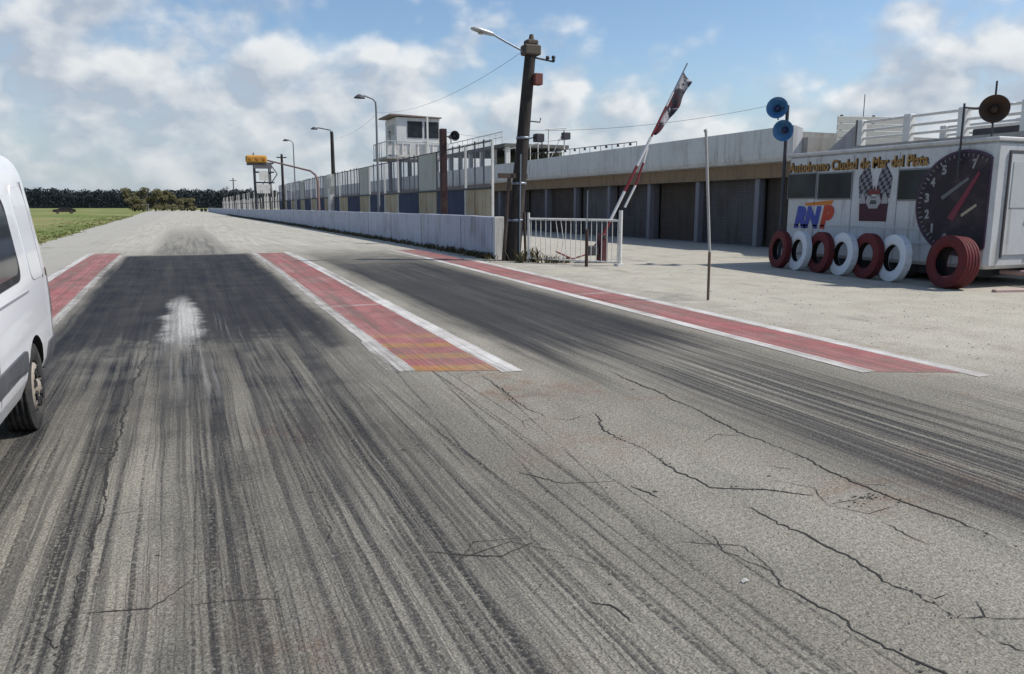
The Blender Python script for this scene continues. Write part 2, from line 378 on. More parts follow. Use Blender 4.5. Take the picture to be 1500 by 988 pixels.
for k in range(46):
    x0 = rc.gauss(.2, 1.1); dr = rc.gauss(0, .03); y1 = rc.uniform(5, 9); TM.append(([(x0+dr*2, y1), (x0+dr, y1*.7), (x0, 3.2), (x0-dr*.4, 1.2)], rc.choice([.012, .016, .02, .03, .05])))
for k in range(10):
    x0 = rc.gauss(4.6, .55); dr = rc.gauss(0, .1); TM.append(([(x0+dr, 9), (x0, 5), (x0-dr*.5, 2.8), (x0, .6)], rc.choice([.015, .02, .05])))
for i, (pts, wd) in enumerate(TM): ribbon(m, pts, wd, .003, .12, .0018 + (i % 5)*.0002, rc, False)
tag(m.build('tyre_marks', m_mark, asph), 'thin dark tyre marks running along the asphalt', kind='stuff')
# rubber crumbs and a scrap of paper
m = MB()
for xx, yy in ((1.75, 3.62), (2.08, 3.55), (2.74, 4.9), (.55, 4.1), (.72, 3.3), (2.3, 3.4), (1.2, 4.6), (3.05, 3.35), (-.2, 3.6), (1.55, 2.6), (3.4, 5.4), (4.1, 6.0)):
    q = rc.uniform(.006, .013); z = gz(yy); m.add([(xx-q*1.6, yy-q*.6, z), (xx+q*1.3, yy-q*.8, z), (xx+q*1.7, yy+q*.5, z), (xx-q, yy+q*.8, z), (xx-q*.5, yy, z+q*.7), (xx+q*.6, yy+.2*q, z+q*.5)], [(0, 1, 5, 4), (1, 2, 5), (2, 3, 4, 5), (3, 0, 4), (3, 2, 1, 0)])
tag(m.build('rubber_crumbs', paint('crumb_rubber', (.035, .03, .027), .9, .4), asph), 'dark rubber crumbs lying on the asphalt', kind='stuff')
m = MB(); m.add([(-.05, -.02, 0), (.0, -.03, .012), (.055, -.01, .002), (.05, .025, .004), (.005, .03, .018), (-.045, .02, .002), (-.05, -.02, -.003), (.055, -.01, -.003), (.05, .025, -.003), (-.045, .02, -.003)], [(0, 1, 4, 5), (1, 2, 3, 4), (6, 7, 8, 9), (0, 1, 2, 7, 6), (3, 4, 5, 9, 8), (2, 3, 8, 7), (5, 0, 6, 9)])
o = tag(m.build('paper_scrap', paint('scrap_paper', (.42, .41, .38), .8, .4)), 'small crumpled scrap of white paper on the cracked asphalt', 'paper'); o.location = (2.09, 2.4, gz(2.4)+.004); o.scale = (.38, .42, .5)
# loose grit along the wall foot and lot
m = MB()
for k in range(1500):
    if k < 500: xx, yy = rc.uniform(6.8, 12), rc.uniform(3, 17)
    else: xx, yy = rc.uniform(-1.5, 4), 1.6 + abs(rc.gauss(0, 2))
    s = rc.uniform(.003, .008)*(1.6 if k < 500 else 1); z = gz(yy)
    m.add([(xx-s, yy-s*.7, z), (xx+s, yy-s, z), (xx+s*.6, yy+s, z), (xx-s*.8, yy+s*.7, z), (xx, yy, z+s)], [(0, 1, 4), (1, 2, 4), (2, 3, 4), (3, 0, 4)])
tag(m.build('grit', paint('grit_stone', (.25, .235, .21), .9, .3), asph), 'loose grit scattered on the asphalt', kind='stuff')

# ---------------------------------------------------------------- barrier wall
WX = 7.35; WY0, WY1 = 18.45, 246.
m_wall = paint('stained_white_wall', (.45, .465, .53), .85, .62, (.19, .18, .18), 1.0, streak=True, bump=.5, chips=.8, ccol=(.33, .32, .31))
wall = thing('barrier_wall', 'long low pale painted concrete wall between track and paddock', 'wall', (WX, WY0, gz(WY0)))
def wtop(y): return gz(y) + 1.065
m = MB(); ys = [WY0 + i*1.0 for i in range(0, int(WY1-WY0)+1)]; vs = []
for i, y in enumerate(ys):
    zt = wtop(y) + .012*mnoise.noise((1, y*.8, 0)); z0 = gz(y)-.05; j = .008*mnoise.noise((4, y*.5, 0))
    vs += [(WX+j, y, z0), (WX+j, y, zt-.02), (WX+.02+j, y, zt), (WX+.18, y, zt), (WX+.2, y, zt-.02), (WX+.2, y, z0)]
fs = [tuple(range(5, -1, -1)), tuple((len(ys)-1)*6+k for k in range(6))]
for i in range(len(ys)-1):
    for k in range(6): fs.append((i*6+k, i*6+(k+1) % 6, i*6+6+(k+1) % 6, i*6+6+k))
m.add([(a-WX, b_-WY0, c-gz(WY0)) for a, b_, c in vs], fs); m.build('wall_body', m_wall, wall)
m = MB(); m.box(-.006, .012, -.008, .008, .0, 1.03); me_j = m.mesh('joint', paint('joint_dirt', (.13, .125, .12), .9, .4))
for i in range(26): link('joint', me_j, wall, (0, 2.6 + i*4.0, gz(WY0+2.6+i*4)-gz(WY0)))
m = MB(); m.box(-.03, .23, -.10, .0, -.05, 1.075, .012); m.build('end_pier', paint('pale_pier', (.66, .65, .62), .8, .4, streak=True, chips=.6), wall)

# fence standing on the wall
FX, FY0 = 9.9, 24.7
m_post = paint('dark_fence_steel', (.045, .05, .06), .6, .4, (.12, .07, .045), 6.)
m_cream = paint('stained_cream_sheet', (.40, .36, .27), .8, .8, (.27, .165, .07), 1.1, streak=True, bump=.3)
m_creamu = paint('pale_cream_sheet', (.42, .43, .39), .8, .6, (.25, .23, .18), 1.1, streak=True, bump=.3)
m_navy = paint('navy_sheet', (.040, .052, .095), .7, .35, (.09, .09, .10), 1.2, streak=True)
m_wire = paint('galvanised_wire', (.24, .27, .31), .5, .2, metal=.6)
m_whitep = paint('white_post_paint', (.62, .60, .56), .7, .4, streak=True)
fence = thing('track_fence', 'tall fence of cream and navy sheets and wire mesh behind the low wall', 'fence', (FX, FY0, gz(FY0)))
def corr(y0, y1, z0, z1, amp=.018, pitch=.19):
    m = MB(); n = max(4, int((y1-y0)/pitch)*4); vs, fs = [], []
    for i in range(n+1):
        y = y0+(y1-y0)*i/n; xx = amp*math.sin(2*math.pi*i/4)
        vs += [(xx, y, z0), (xx, y, z1), (xx+.006, y, z1), (xx+.006, y, z0)]
    for i in range(n):
        for k in range(4): fs.append((i*4+k, i*4+(k+1) % 4, i*4+4+(k+1) % 4, i*4+4+k))
    fs += [(0, 1, 2, 3), (n*4+3, n*4+2, n*4+1, n*4)]
    return m.add(vs, fs)
ZB, ZR, ZT = .05, 1.94, 3.52     # wall top, rail, fence top above the near ground
A, B = 2.74, 3.54                # sheet bay, open bay
me_c = corr(.04, A-.04, ZB, ZR-.04).mesh('sheet_panel', m_cream); me_cu = corr(.04, A-.04, ZR+.04, ZT-.03, .012).mesh('sheet_panel', m_creamu)
me_n = corr(.04, B-.04, ZB, ZR-.04).mesh('sheet_panel', m_navy)
m = MB()
def wires(m, L, z0, z1, st, r):
    H_ = z1-z0; k = -int(H_/st)-1
    while k*st < L:
        a = k*st; p0, p1 = max(a, 0), min(a+H_, L)
        if p1 > p0+.02:
            m.tube([(0, p0, z0+p0-a), (0, p1, z0+p1-a)], r, 3, False); m.tube([(.006, L-p0, z0+p0-a), (.006, L-p1, z0+p1-a)], r, 3, False)
        k += 1
wires(m, B-.08, ZR+.03, ZT-.02, .11, .0035)
me_w = m.mesh('mesh_panel', m_wire)
m = MB(); m.box(-.03, .03, -.03, .03, ZB-.15, ZT+.02, .006); me_p = m.mesh('post', m_post)
m = MB(); m.box(-.022, .022, -.03, .03, ZB-.15, ZT+.1, .005); me_ps = m.mesh('post', m_post)
m = MB(); m.box(-.04, .04, -.045, .045, ZB-.15, ZT+.04, .01); me_pw = m.mesh('post', m_whitep)
m = MB(); wires(m, A-.08, ZR+.03, ZT-.02, .11, .0035); me_wa = m.mesh('mesh_panel', m_wire)
NF = 10
for k in range(30):
    y = .3 + k*(A+B); dzf = gz(FY0+y) - gz(FY0)
    link('post', me_pw if k % 3 != 1 else me_p, fence, (0, y, dzf)); link('post', me_p if k % 2 else me_pw, fence, (0, y+A, dzf))
    if k < NF:
        for q in (A+.75, A+1.55, A+2.6): link('post', me_ps, fence, (.03, y+q, dzf))
        link('sheet_panel', me_c, fence, (0, y, dzf)); link('sheet_panel', me_n, fence, (0, y+A, dzf)); link('mesh_panel', me_w, fence, (0, y+A+.04, dzf))
        if k % 2 == 0: [link('post', me_ps, fence, (.03, y+q, dzf)) for q in (.9, 1.8)]
        if k % 2 == 0: link('mesh_panel', me_wa, fence, (0, y+.04, dzf))
        else: link('sheet_panel', me_cu, fence, (0, y, dzf))
    else:
        for i, q in enumerate((.9, 1.8, A+1.1, A+2.3)): link('post', me_p if (k+i) % 2 else me_pw, fence, (0, y+q, dzf-1.0 + .12*math.sin(k*2.1+i)))
        if k % 2: link('sheet_panel', me_c, fence, (0, y, dzf))
for k in range(30):
    ya = .3 + k*(A+B); za, zb = gz(FY0+ya)-gz(FY0), gz(FY0+ya+A+B)-gz(FY0)
    m = MB(); m.tube([(-.05, ya, ZR+za), (-.05, ya+A+B, ZR+zb)], .04, 6, False); m.build('mid_rail', m_post, fence)
    if k < NF: m = MB(); m.tube([(0, ya, ZT), (0, ya+A+B, ZT)], .025, 6, False); m.build('top_rail', m_post, fence)

# ---------------------------------------------------------------- pit garages
GX = 17.0; GY0, GY1 = 17.15, 150.; BAY = 3.2; gz0 = .20
m_fas = paint('white_fascia', (.60, .60, .59), .8, .6, (.27, .255, .235), .6, streak=True, bump=.2)
m_beam = paint('ochre_beam', (.24, .17, .105), .85, .6, (.10, .075, .055), 1.1, streak=True, bump=.4)
m_colm = paint('grey_column', (.20, .20, .225), .85, .4, streak=True)
m_door = paint('grey_roller_door', (.100, .095, .100), .8, .7, (.055, .044, .036), .7, streak=True)
m_conc = paint('bare_concrete', (.34, .33, .31), .9, .4, streak=True, bump=.4)
m_rail = paint('white_railing_paint', (.66, .65, .62), .6, .35, (.25, .17, .10), 3., chips=.6, ccol=(.22, .13, .08))
gar = thing('pit_garage', 'long row of dark pit garages under a white roof fascia', 'garage', (GX, GY0, gz0))
L = GY1-GY0
m = MB(); prof = [(0, 3.80), (.0, 3.08), (.03, 2.90), (.10, 2.78), (.35, 2.74), (.35, 3.72), (.12, 3.78)]
m.prism([(a, c) for a, c in prof], 1.32, L, 1); m.build('fascia', m_fas, gar)
m = MB(); m.box(.35, 9, 1.32, L, 3.45, 3.62); m.build('roof', m_conc, gar)
m = MB(); m.box(.30, .62, 0, L, 2.30, 2.78); m.build('beam', m_beam, gar)
m = MB(); m.box(8.7, 8.95, 0, L, -.3, 3.45); m.build('rear_wall', m_conc, gar)
m = MB(); m.box(.36, 8.7, 1.10, 1.318, 2.3, 3.45); m.box(.36, 8.7, -.2, -.002, -.3, 2.5); m.build('end_wall', m_conc, gar)
m = MB(); m.box(.37, .60, -.11, .11, -.3, 2.298, .015); me_col = m.mesh('column', m_colm)
m = MB(); nsl = 26
for i in range(nsl):
    z0 = -.1 + i*(2.45/nsl); h = 2.45/nsl; m.prism([(.0, z0), (.009, z0+h*.35), (.009, z0+h*.75), (.0, z0+h*.96)], 0.004, BAY-.004, 1)
for i in range(len(m.v)): m.v[i] = (.95 - m.v[i][0], m.v[i][1], m.v[i][2])
m.box(.955, .97, .004, BAY-.004, -.1, 2.4); me_dr = m.mesh('roller_door', m_door)
me_dr2 = me_dr.copy(); me_dr2.materials[0] = paint('brown_roller_door', (.085, .070, .060), .8, .7, (.04, .032, .027), .9, streak=True)
me_dr3 = me_dr.copy(); me_dr3.materials[0] = paint('pale_roller_door', (.135, .135, .140), .8, .6, (.06, .05, .045), .8, streak=True)
nb = int(L/BAY)
for i in range(nb+1): link('column', me_col, gar, (0, 3.25 + (i-1)*BAY, 0)) if 3.25+(i-1)*BAY < L else None
for i in range(-1, nb):
    d = link('roller_door', (me_dr, me_dr2, me_dr, me_dr3, me_dr2)[i % 5], gar, (-.2 + .07*((i*7) % 4), 3.25+i*BAY, 0)) if 0 <= 3.25+i*BAY < L-BAY else None
sheet('garage_apron', 17.35, 25.6, 18.6, 150, .003, m_conc, kind='structure')['label'] = 'concrete floor of the pit garages'
# cables, rail and small frame on the roof
rr = thing('roof_railing', 'thin railing hung with small lamps on the garage roof', 'railing', (GX+.5, 28, 3.82))
m = MB(); m.tube([(0, 0, .42), (0, 12, .62)], .018, 5)
for i in range(13): m.tube([(0, i, -.02), (0, i, .42+.2*i/12)], .015, 5)
m.build('rail', m_post, rr)
for i in range(12): m = MB(); m.lathe([(.0, .03), (.05, 0), (.06, -.09), (0, -.10)], 8, Matrix.Translation((0, i+.5, .40+.2*i/12))); m.build('lamp', m_post, rr)
fr = thing('lamp_frame', 'steel frame with floodlight on the garage roof beside the leaning pole', 'floodlight', (GX+.6, 36.6, 3.82))
m = MB()
for dx_ in (0, .9): m.tube([(dx_, 0, 0), (dx_, 0, 1.7)], .035, 6)
for zz_ in (.5, 1.1, 1.68): m.tube([(-.2, 0, zz_), (1.0, 0, zz_+.1)], .03, 6)
m.tube([(0, 0, 0), (.9, 0, 1.7)], .02, 5); m.build('frame', m_rail, fr)
m = MB(); m.box(.75, 1.15, -.25, .1, 1.2, 1.55, .03); m.build('lamp_head', m_post, fr)

# terrace on the near end of the garages, behind the booth
ter = thing('roof_terrace', 'white concrete roof terrace with pipe railing behind the painted booth', 'terrace', (GX, 4.0, gz(10)))
m = MB(); m.box(0, 8, 0, 12.0, -.3, 2.95); m.build('wall', paint('terrace_wall', (.55, .54, .52), .85, .4, streak=True), ter)
m = MB(); m.box(-.12, 8.1, -.1, 12.15, 2.951, 3.06); m.build('slab', m_conc, ter)
m = MB(); m.box(-.10, .10, -.10, .10, 3.055, 3.74, .015); me_tp = m.mesh('post', m_rail)
for i in range(9): link('post', me_tp, ter, (0, 11.95 - i*1.5, 0)) if 11.95-i*1.5 >= 0 else None
for i in range(6): link('post', me_tp, ter, (3.2, 11.95 - i*2.2, -.02)) if 11.95-i*2.2 >= 0 else None
m = MB()
for xx in (0, 3.2):
    for zz_ in (3.25, 3.46, 3.68): m.tube([(xx, 0, zz_), (xx, 11.95, zz_)], .036, 6)
m.build('pipe_rail', m_rail, ter)
m = MB(); m.prism([(11.98, 3.06), (12.14, 3.06), (12.14, 3.1), (12.05, 3.75), (11.98, 3.75)], -.1, .1, 0); m.build('end_post', m_conc, ter)
m = MB(); m.prism([(12.15, -.3), (14.4, -.3), (14.4, 2.9), (13.2, 2.95), (12.15, 3.65)], .02, .3, 0); m.build('stair_parapet', paint('grey_render', (.36, .36, .38), .85, .4, streak=True), ter)
for k in range(3):
    m = MB(); m.box(.9, 2.0, 2.2+k*2.9, 3.6+k*2.9, 3.07, 3.32, .03); m.build('bench', m_post, ter)
scr = thing('board_screen', 'cream boarded screen on the roof behind the blue loudspeakers', 'screen', (18.6, 17.0, 2.95))
for k in range(6):
    m = MB(); m.box(-1.15, 1.15, -.02, .02, .02+k*.20, .205+k*.20, .006); o = m.build('board', paint('cream_boards', (.66, .62, .53), .8, .25), scr)
m = MB()
for xx in (-1., 0, 1.): m.box(xx-.03, xx+.03, .022, .08, -.0, 1.25)
m.build('frame', m_post, scr); scr.rotation_euler = (0, 0, R(-14))
m = MB(); m.tube([(0, 0, 0), (0, 0, 1.9)], .012, 5); tag(m.build('antenna', m_post), 'thin bare antenna rod above the cream boarded screen', 'antenna').location = (18.7, 17.5, 2.95)

# ---------------------------------------------------------------- control tower
tw = thing('control_tower', 'white race control booth with dark windows raised over the garages', 'tower', (15.9, 60.5, gz(60))); tw.scale = (1.18, 1.18, 1.14)
m_tw = paint('tower_white', (.62, .62, .61), .8, .35, (.25, .23, .22), .9, streak=True)
m_glass, t, b = newmat('dark_window_glass'); x, y, z = t.obj(); setb(t, b, t.mix(t.noise(t.vec(x, y, z), 1.4, 3).sm(.35, .7), (.012, .016, .02), (.03, .036, .042)), .2, 0., None, .25)
for xx in (.2, 1.6, 2.8):
    for yy in (.2, 2.7): m = MB(); m.box(xx-.12, xx+.12, yy-.12, yy+.12, -.3, 4.35); m.build('stilt', m_post, tw)
m = MB(); m.box(-.9, 3.3, -.8, 3.1, 4.35, 4.5); m.build('deck', m_conc, tw)
m = MB(); m.box(0, 3.0, 0, 3.0, 4.5, 7.2, .02); m.build('cabin_wall', m_tw, tw)
m = MB(); m.prism([(-.45, 7.28), (3.1, 7.2), (3.1, 7.27), (-.45, 7.38)], -.2, 3.1, 1); m.build('roof', paint('roof_rust', (.26, .20, .18), .8, .4), tw)
for a, b_, c, d in ((.75, 1.78, 5.85, 6.95), (1.95, 2.92, 5.85, 6.95)):
    m = MB(); m.box(a, b_, -.03, .02, c, d); wf = m.build('window', m_post, tw)
    m = MB(); m.box(a+.05, b_-.05, -.042, -.032, c+.05, d-.05); m.build('pane', m_glass, wf)
m = MB(); m.box(-.03, .02, .5, 2.4, 6.0, 6.8); wf = m.build('window', m_tw, tw); m = MB(); m.box(-.042, -.032, .6, 2.3, 6.06, 6.74); m.build('pane', m_glass, wf)
m = MB(); m.box(1.82, 1.93, -.9, -.79, 4.5, 7.2); m.build('front_post', m_rail, tw)
m = MB()
for i in range(9): m.tube([(-.85+i*.52, -.75, 4.5), (-.85+i*.52, -.75, 5.5)], .03, 5)
for i in range(8): m.tube([(-.85, -.75+i*.54, 4.5), (-.85, -.75+i*.54, 5.5)], .03, 5)
m.tube([(-.85, 3.05, 5.5), (-.85, -.75, 5.5), (3.3, -.75, 5.5)], .04, 6); m.build('railing', m_rail, tw)
for a, b_ in ((-.8, .7), (1.1, 1.8), (2.0, 3.2)):
    m = MB(); m.box(a, b_, -.70, -.66, 4.62, 5.35); m.build('railing_panel', m_tw if a > 1.9 else paint('tower_sign', (.62, .60, .57), .8, .6, (.10, .09, .09), 4.), tw)
m = MB(); m.tube([(-.6, -.6, 4.5), (-.6, -.6, 6.1)], .03, 6); m.lathe([(0, .1), (.1, 0), (0, -.1)], 8, Matrix.Translation((-.6, -.6, 6.1))); m.build('mast', m_post, tw)
# open viewing terrace beside the tower
vt = thing('viewing_terrace', 'two storey open terrace with white columns right of the control booth', 'terrace', (16.6, 38.0, gz(60)))
m = MB(); m.box(1.0, 5, 0, 15.2, 3.58, 3.78); m.build('floor_slab', m_conc, vt)
m = MB(); m.box(1.0, 5.2, 4.5, 15.6, 4.75, 4.95); m.build('roof_slab', paint('dark_roof', (.13, .13, .12), .85, .4), vt)
for i in range(6):
    m = MB(); m.box(1.15, 1.4, 4.6+i*2.1, 4.85+i*2.1, 3.78, 4.75); m.build('column', m_rail, vt)
m = MB(); m.box(4.6, 4.8, 4.6, 15.2, 3.78, 4.75); m.build('back_wall', paint('terrace_green', (.20, .21, .15), .85, .5), vt)
m = MB()
for i in range(16): m.tube([(1.1, .1+i, 4.94 if i > 4 else 3.78), (1.1, .1+i, 5.65 if i > 4 else 4.6)], .025, 5)
m.tube([(1.1, 5, 5.65), (1.1, 15.1, 5.65)], .03, 6); m.tube([(1.1, 5, 5.35), (1.1, 15.1, 5.35)], .02, 6); m.tube([(1.1, 0, 4.6), (1.1, 4.9, 4.6)], .03, 6); m.build('railing', m_rail, vt)

# ---------------------------------------------------------------- painted booth (timing caravan)
TX, TY0, TY1 = 13.2, 9.36, 14.45; tz = gz(12)
m_body = paint('booth_white', (.54, .55, .56), .6, .6, (.26, .24, .22), 1.6, streak=True, bump=.1, spec=.4)
bo = thing('timing_booth', 'white painted timing booth with lettering and windows behind the row of tyres', 'booth', (TX, TY0, tz))
W, LN, Z0, Z1 = 2.45, TY1-TY0, .30, 2.58
m = MB(); m.box(0, W, 0, LN, Z0, Z1, .07); m.build('body', m_body, bo)
m = MB(); m.box(-.03, W+.03, -.03, LN+.03, Z1-.03, Z1+.05, .02); m.build('roof', paint('booth_roof', (.55, .55, .54), .7, .5), bo)
m = MB(); m.box(-.012, .0, .1, LN-.1, .98, 1.015); m.box(-.014, .0, .1, LN-.1, .70, .73); m.build('trim_rail', paint('booth_trim', (.50, .50, .50), .5, .4), bo)
m = MB()
for yy in (.75, 2.0, 3.15, 4.2): m.box(-.008, .0, yy-.006, yy+.006, Z0+.05, Z1-.1)
m.build('panel_joint', paint('joint', (.30, .30, .31), .7, .2), bo)
def Yl(Y): return Y-TY0
for a, b_, c, d in ((13.54, 14.39, 1.62, 2.15), (12.53, 13.45, 1.60, 2.13), (10.5, 11.33, 1.56, 2.12)):
    m = MB(); m.box(-.02, .0, Yl(a)-.03, Yl(b_)+.03, c-.03, d+.03, .004); wf = m.build('window', paint('window_frame_grey', (.20, .20, .21), .5, .3), bo)
    m = MB(); m.box(-.027, -.022, Yl(a), Yl(b_), c, d); m.build('pane', m_glass, wf)
m = MB(); m.box(.35, 1.05, -.03, .0, .55, 2.35, .01); dr = m.build('door', m_body, bo)
m = MB(); m.box(.32, .35, -.035, 0, .5, 2.4); m.box(1.05, 1.08, -.035, 0, .5, 2.4); m.box(.35, 1.05, -.035, 0, 2.35, 2.4); m.build('door_frame', m_door, dr)
m = MB(); m.box(.42, .98, -.04, -.031, 1.4, 2.2); m.build('pane', paint('door_pane', (.52, .53, .53), .3, .2), dr); m = MB(); m.box(.92, .99, -.07, -.031, 1.2, 1.24); m.build('handle', m_post, dr)
m = MB(); m.box(-.01, W, -.02, LN, .60, .66, .01); 
m = MB(); m.box(.3, W-.3, .5, LN-.5, .12, Z0+.01); m.build('chassis', m_post, bo)
for yy in (1.9, 3.0):
    for xx in (.35, W-.35):
        m = MB(); m.lathe([(.10, -.08), (.22, -.09), (.31, -.07), (.32, 0), (.31, .07), (.22, .09), (.1, .08)], 20, Matrix.Translation((xx, yy, .315)) @ Matrix.Rotation(R(90), 4, 'Y'), True); m.build('wheel', paint('old_rubber', (.03, .03, .03), .85, .3), bo)
m = MB(); m.tube([(1.0, .4, .2), (1.2, -1.1, .22)], .05, 8); m.tube([(1.7, .4, .2), (1.2, -1.1, .22)], .05, 8); m.tube([(1.2, -1.0, -.02), (1.2, -1.0, .24)], .04, 8); m.build('tow_bar', paint('tow_pink', (.50, .34, .32), .7, .5), bo)

# lettering, emblem and dial are flat paint boards on the booth face
def text_mesh(s, size, bold=0., shear=0., ext=.002):
    cu = bpy.data.curves.new('t', 'FONT'); cu.body = s; cu.size = size; cu.offset = bold; cu.shear = shear; cu.extrude = ext; cu.align_x = 'LEFT'
    ob = bpy.data.objects.new('t', cu); C.objects.link(ob); bpy.context.view_layer.update()
    me = bpy.data.meshes.new_from_object(ob.evaluated_get(bpy.context.evaluated_depsgraph_get())); bpy.data.objects.remove(ob); return me
def face_text(name, s, Y, z, width, height, mat, parent, x=-.012, bold=.012, shear=0., tilt=0.):
    me = text_mesh(s, 1., bold/height, shear); xs = [v.co.x for v in me.vertices]; zs = [v.co.y for v in me.vertices]
    sx = width/(max(xs)-min(xs)); sz = height/(max(zs)-min(zs)); x0, z0_ = min(xs), min(zs)
    for v in me.vertices: a, b_, c = v.co; v.co = (x - c*1., Y - (a-x0)*sx, z + (b_-z0_)*sz + tilt*(a-x0)*sx)
    me.materials.append(mat); return link(name, me, parent)
m_or = paint('ochre_lettering', (.36, .20, .05), .7, .8, (.20, .13, .08), 6.); m_bk = paint('black_lettering', (.03, .025, .03), .6, .2); m_bl = paint('blue_lettering', (.05, .075, .33), .6, .3, (.12, .12, .2), 5.); m_rd = paint('red_lettering', (.45, .06, .03), .6, .3); m_or2 = paint('orange_lettering', (.55, .18, .03), .6, .3)
o = face_text('lettering_shadow', 'Autodromo Ciudad de Mar del Plata', Yl(14.40)-.02, 2.188, 3.69, .235, m_bk, bo, -.004, .012); 
o = face_text('lettering', 'Autodromo Ciudad de Mar del Plata', Yl(14.40), 2.20, 3.68, .225, m_or, bo, -.010, .004)
face_text('logo_letters', 'RN', Yl(14.15), .93, .82, .50, m_bl, bo, -.010, .04, .25); face_text('logo_letter', 'P', Yl(13.36), .93, .40, .52, m_rd, bo, -.010, .04, .25)
m = MB(); m.prism([(Yl(13.85), 1.50), (Yl(13.0), 1.56), (Yl(13.05), 1.46), (Yl(13.8), 1.44)], -.008, -.001, 0); m.build('logo_swoosh', m_or2, bo)
def board(name, poly, x, th, mat, parent): m = MB(); m.prism(poly, x-th, x, 0); return m.build(name, mat, parent)
# emblem: two chequered flags in a V over a dark red shield
Ec = Yl(11.92)
m_chk, t, b = newmat('chequer_paint'); x, y, z = t.obj(); ck = t.n('TexChecker'); ck.inputs['Scale'].default_value = 13.; t.ln(t.vec(0.03, y + z*.35, z), ck.inputs[0]); ck.inputs[1].default_value = (.02, .02, .028, 1); ck.inputs[2].default_value = (.19, .19, .22, 1); setb(t, b, S(t.t, ck.outputs[0]), .6)
m_dred = paint('dark_red_paint', (.062, .018, .03), .6, .4, (.03, .02, .03), 6.); m_wh = paint('emblem_white', (.36, .35, .36), .6, .4, sc=6)
for s in (1, -1):
    board('emblem_flag', [(Ec+s*.03, 1.68), (Ec+s*.10, 2.05), (Ec+s*.16, 2.20), (Ec+s*.28, 2.22), (Ec+s*.36, 2.10), (Ec+s*.42, 2.0), (Ec+s*.38, 1.60), (Ec+s*.2, 1.52)], -.001, .008, m_chk, bo)
board('emblem_shield', [(Ec-.34, 1.12), (Ec+.34, 1.12), (Ec+.36, 1.5), (Ec+.22, 1.62), (Ec-.22, 1.62), (Ec-.36, 1.5)], -.001, .012, m_dred, bo)
board('emblem_body', [(Ec-.2, 1.52), (Ec-.1, 1.38), (Ec+.1, 1.38), (Ec+.2, 1.52), (Ec+.14, 1.66), (Ec+.05, 1.6), (Ec-.05, 1.6), (Ec-.14, 1.66)], -.013, .006, m_wh, bo)
board('emblem_crest', [(Ec-.16, 1.67), (Ec+.16, 1.67), (Ec+.12, 1.80), (Ec+.04, 1.72), (Ec, 1.84), (Ec-.04, 1.72), (Ec-.12, 1.80)], -.010, .006, paint('crest_red', (.17, .03, .03), .6, .3), bo)
for s in (1, -1): board('emblem_wing', [(Ec+s*.2, 1.48), (Ec+s*.36, 1.48), (Ec+s*.34, 1.60), (Ec+s*.28, 1.72), (Ec+s*.22, 1.6)], -.013, .005, m_wh, bo)
board('emblem_eye', [(Ec-.09, 1.47), (Ec+.09, 1.47), (Ec+.06, 1.55), (Ec-.06, 1.55)], -.0195, .003, paint('emblem_green', (.05, .075, .07), .6, .3), bo)
face_text('emblem_text', 'DRAG', Ec+.26, 1.19, .52, .13, m_wh, bo, -.017, .0) if False else None
# big dial
dc, dzc, dr_ = Yl(9.93), 1.48, .96
pts = []
for k in range(64):
    a = 2*math.pi*k/64; pts.append((max(dc + dr_*math.cos(a), .055), dzc + dr_*math.sin(a)))
m_dial = paint('dial_black', (.030, .023, .030), .7, .8, (.085, .065, .062), 2.6); m_rim = paint('dial_rim_purple', (.055, .03, .06), .5, .4)
dial = board('dial_board', pts, -.001, .035, m_rim, bo)
board('dial_face', [(max(dc+(a-dc)*.95, .075), dzc+(c-dzc)*.95) for a, c in pts], -.037, .006, m_dial, dial)
m_num = paint('dial_white', (.30, .29, .30), .7, .7, (.08, .07, .07), 5.)
for k, num in enumerate(range(0, 11)):
    a = R(248 - k*25)   # clockwise from lower left as seen from the track
    yy = dc + .72*dr_*(-math.cos(a))*-1*-1; zz_ = dzc + .74*dr_*math.sin(a)
    yy = dc - .74*dr_*math.cos(a)
    if yy < .14: continue
    face_text('dial_number', str(num), yy+.055, zz_-.07, (.045 if num == 1 else .095 if num != 10 else .16), .175, m_num, dial, -.045, .008)
for k in range(0, 41):
    a = R(248 - k*6.25); y1_, z1_ = dc - .9*dr_*math.cos(a), dzc + .9*dr_*math.sin(a); y2_, z2_ = dc - (.84 if k % 4 else .82)*dr_*math.cos(a), dzc + (.84 if k % 4 else .82)*dr_*math.sin(a)
    if min(y1_, y2_) < .09: continue
m = MB()
for k in range(0, 41):
    a = R(248 - k*6.25); e = .006 if k % 4 else .012; ra, rb = (.93, .87 if k % 4 else .85)
    u, v = -math.cos(a), math.sin(a); q = [(dc+dr_*(r_*u)-s*e*v*1., dzc+dr_*r_*v+s*e*u) for r_, s in ((ra, 1), (ra, -1), (rb, -1), (rb, 1))]
    if min(p_[0] for p_ in q) < .09: continue
    m.prism(q, -.046, -.0435, 0)
tag(m.build('dial_ticks', m_num, dial), kind='stuff')
board('dial_needle', [(dc+.25, dzc-.28), (dc+.12, dzc-.32), (dc-.33, dzc+.52), (dc-.30, dzc+.58)], -.044, .006, paint('needle_red', (.17, .025, .045), .5, .3), dial)
board('dial_bar', [(dc+.42, dzc+.12), (dc+.38, dzc+.06), (dc-.12, dzc+.42), (dc-.10, dzc+.47)], -.044, .004, paint('dial_grey', (.14, .14, .15), .5, .3), dial)
board('dial_bar', [(dc-.02, dzc-.20), (dc-.04, dzc-.25), (dc-.32, dzc-.05), (dc-.30, dzc-.01)], -.044, .004, paint('dial_cream', (.40, .36, .26), .5, .3), dial)

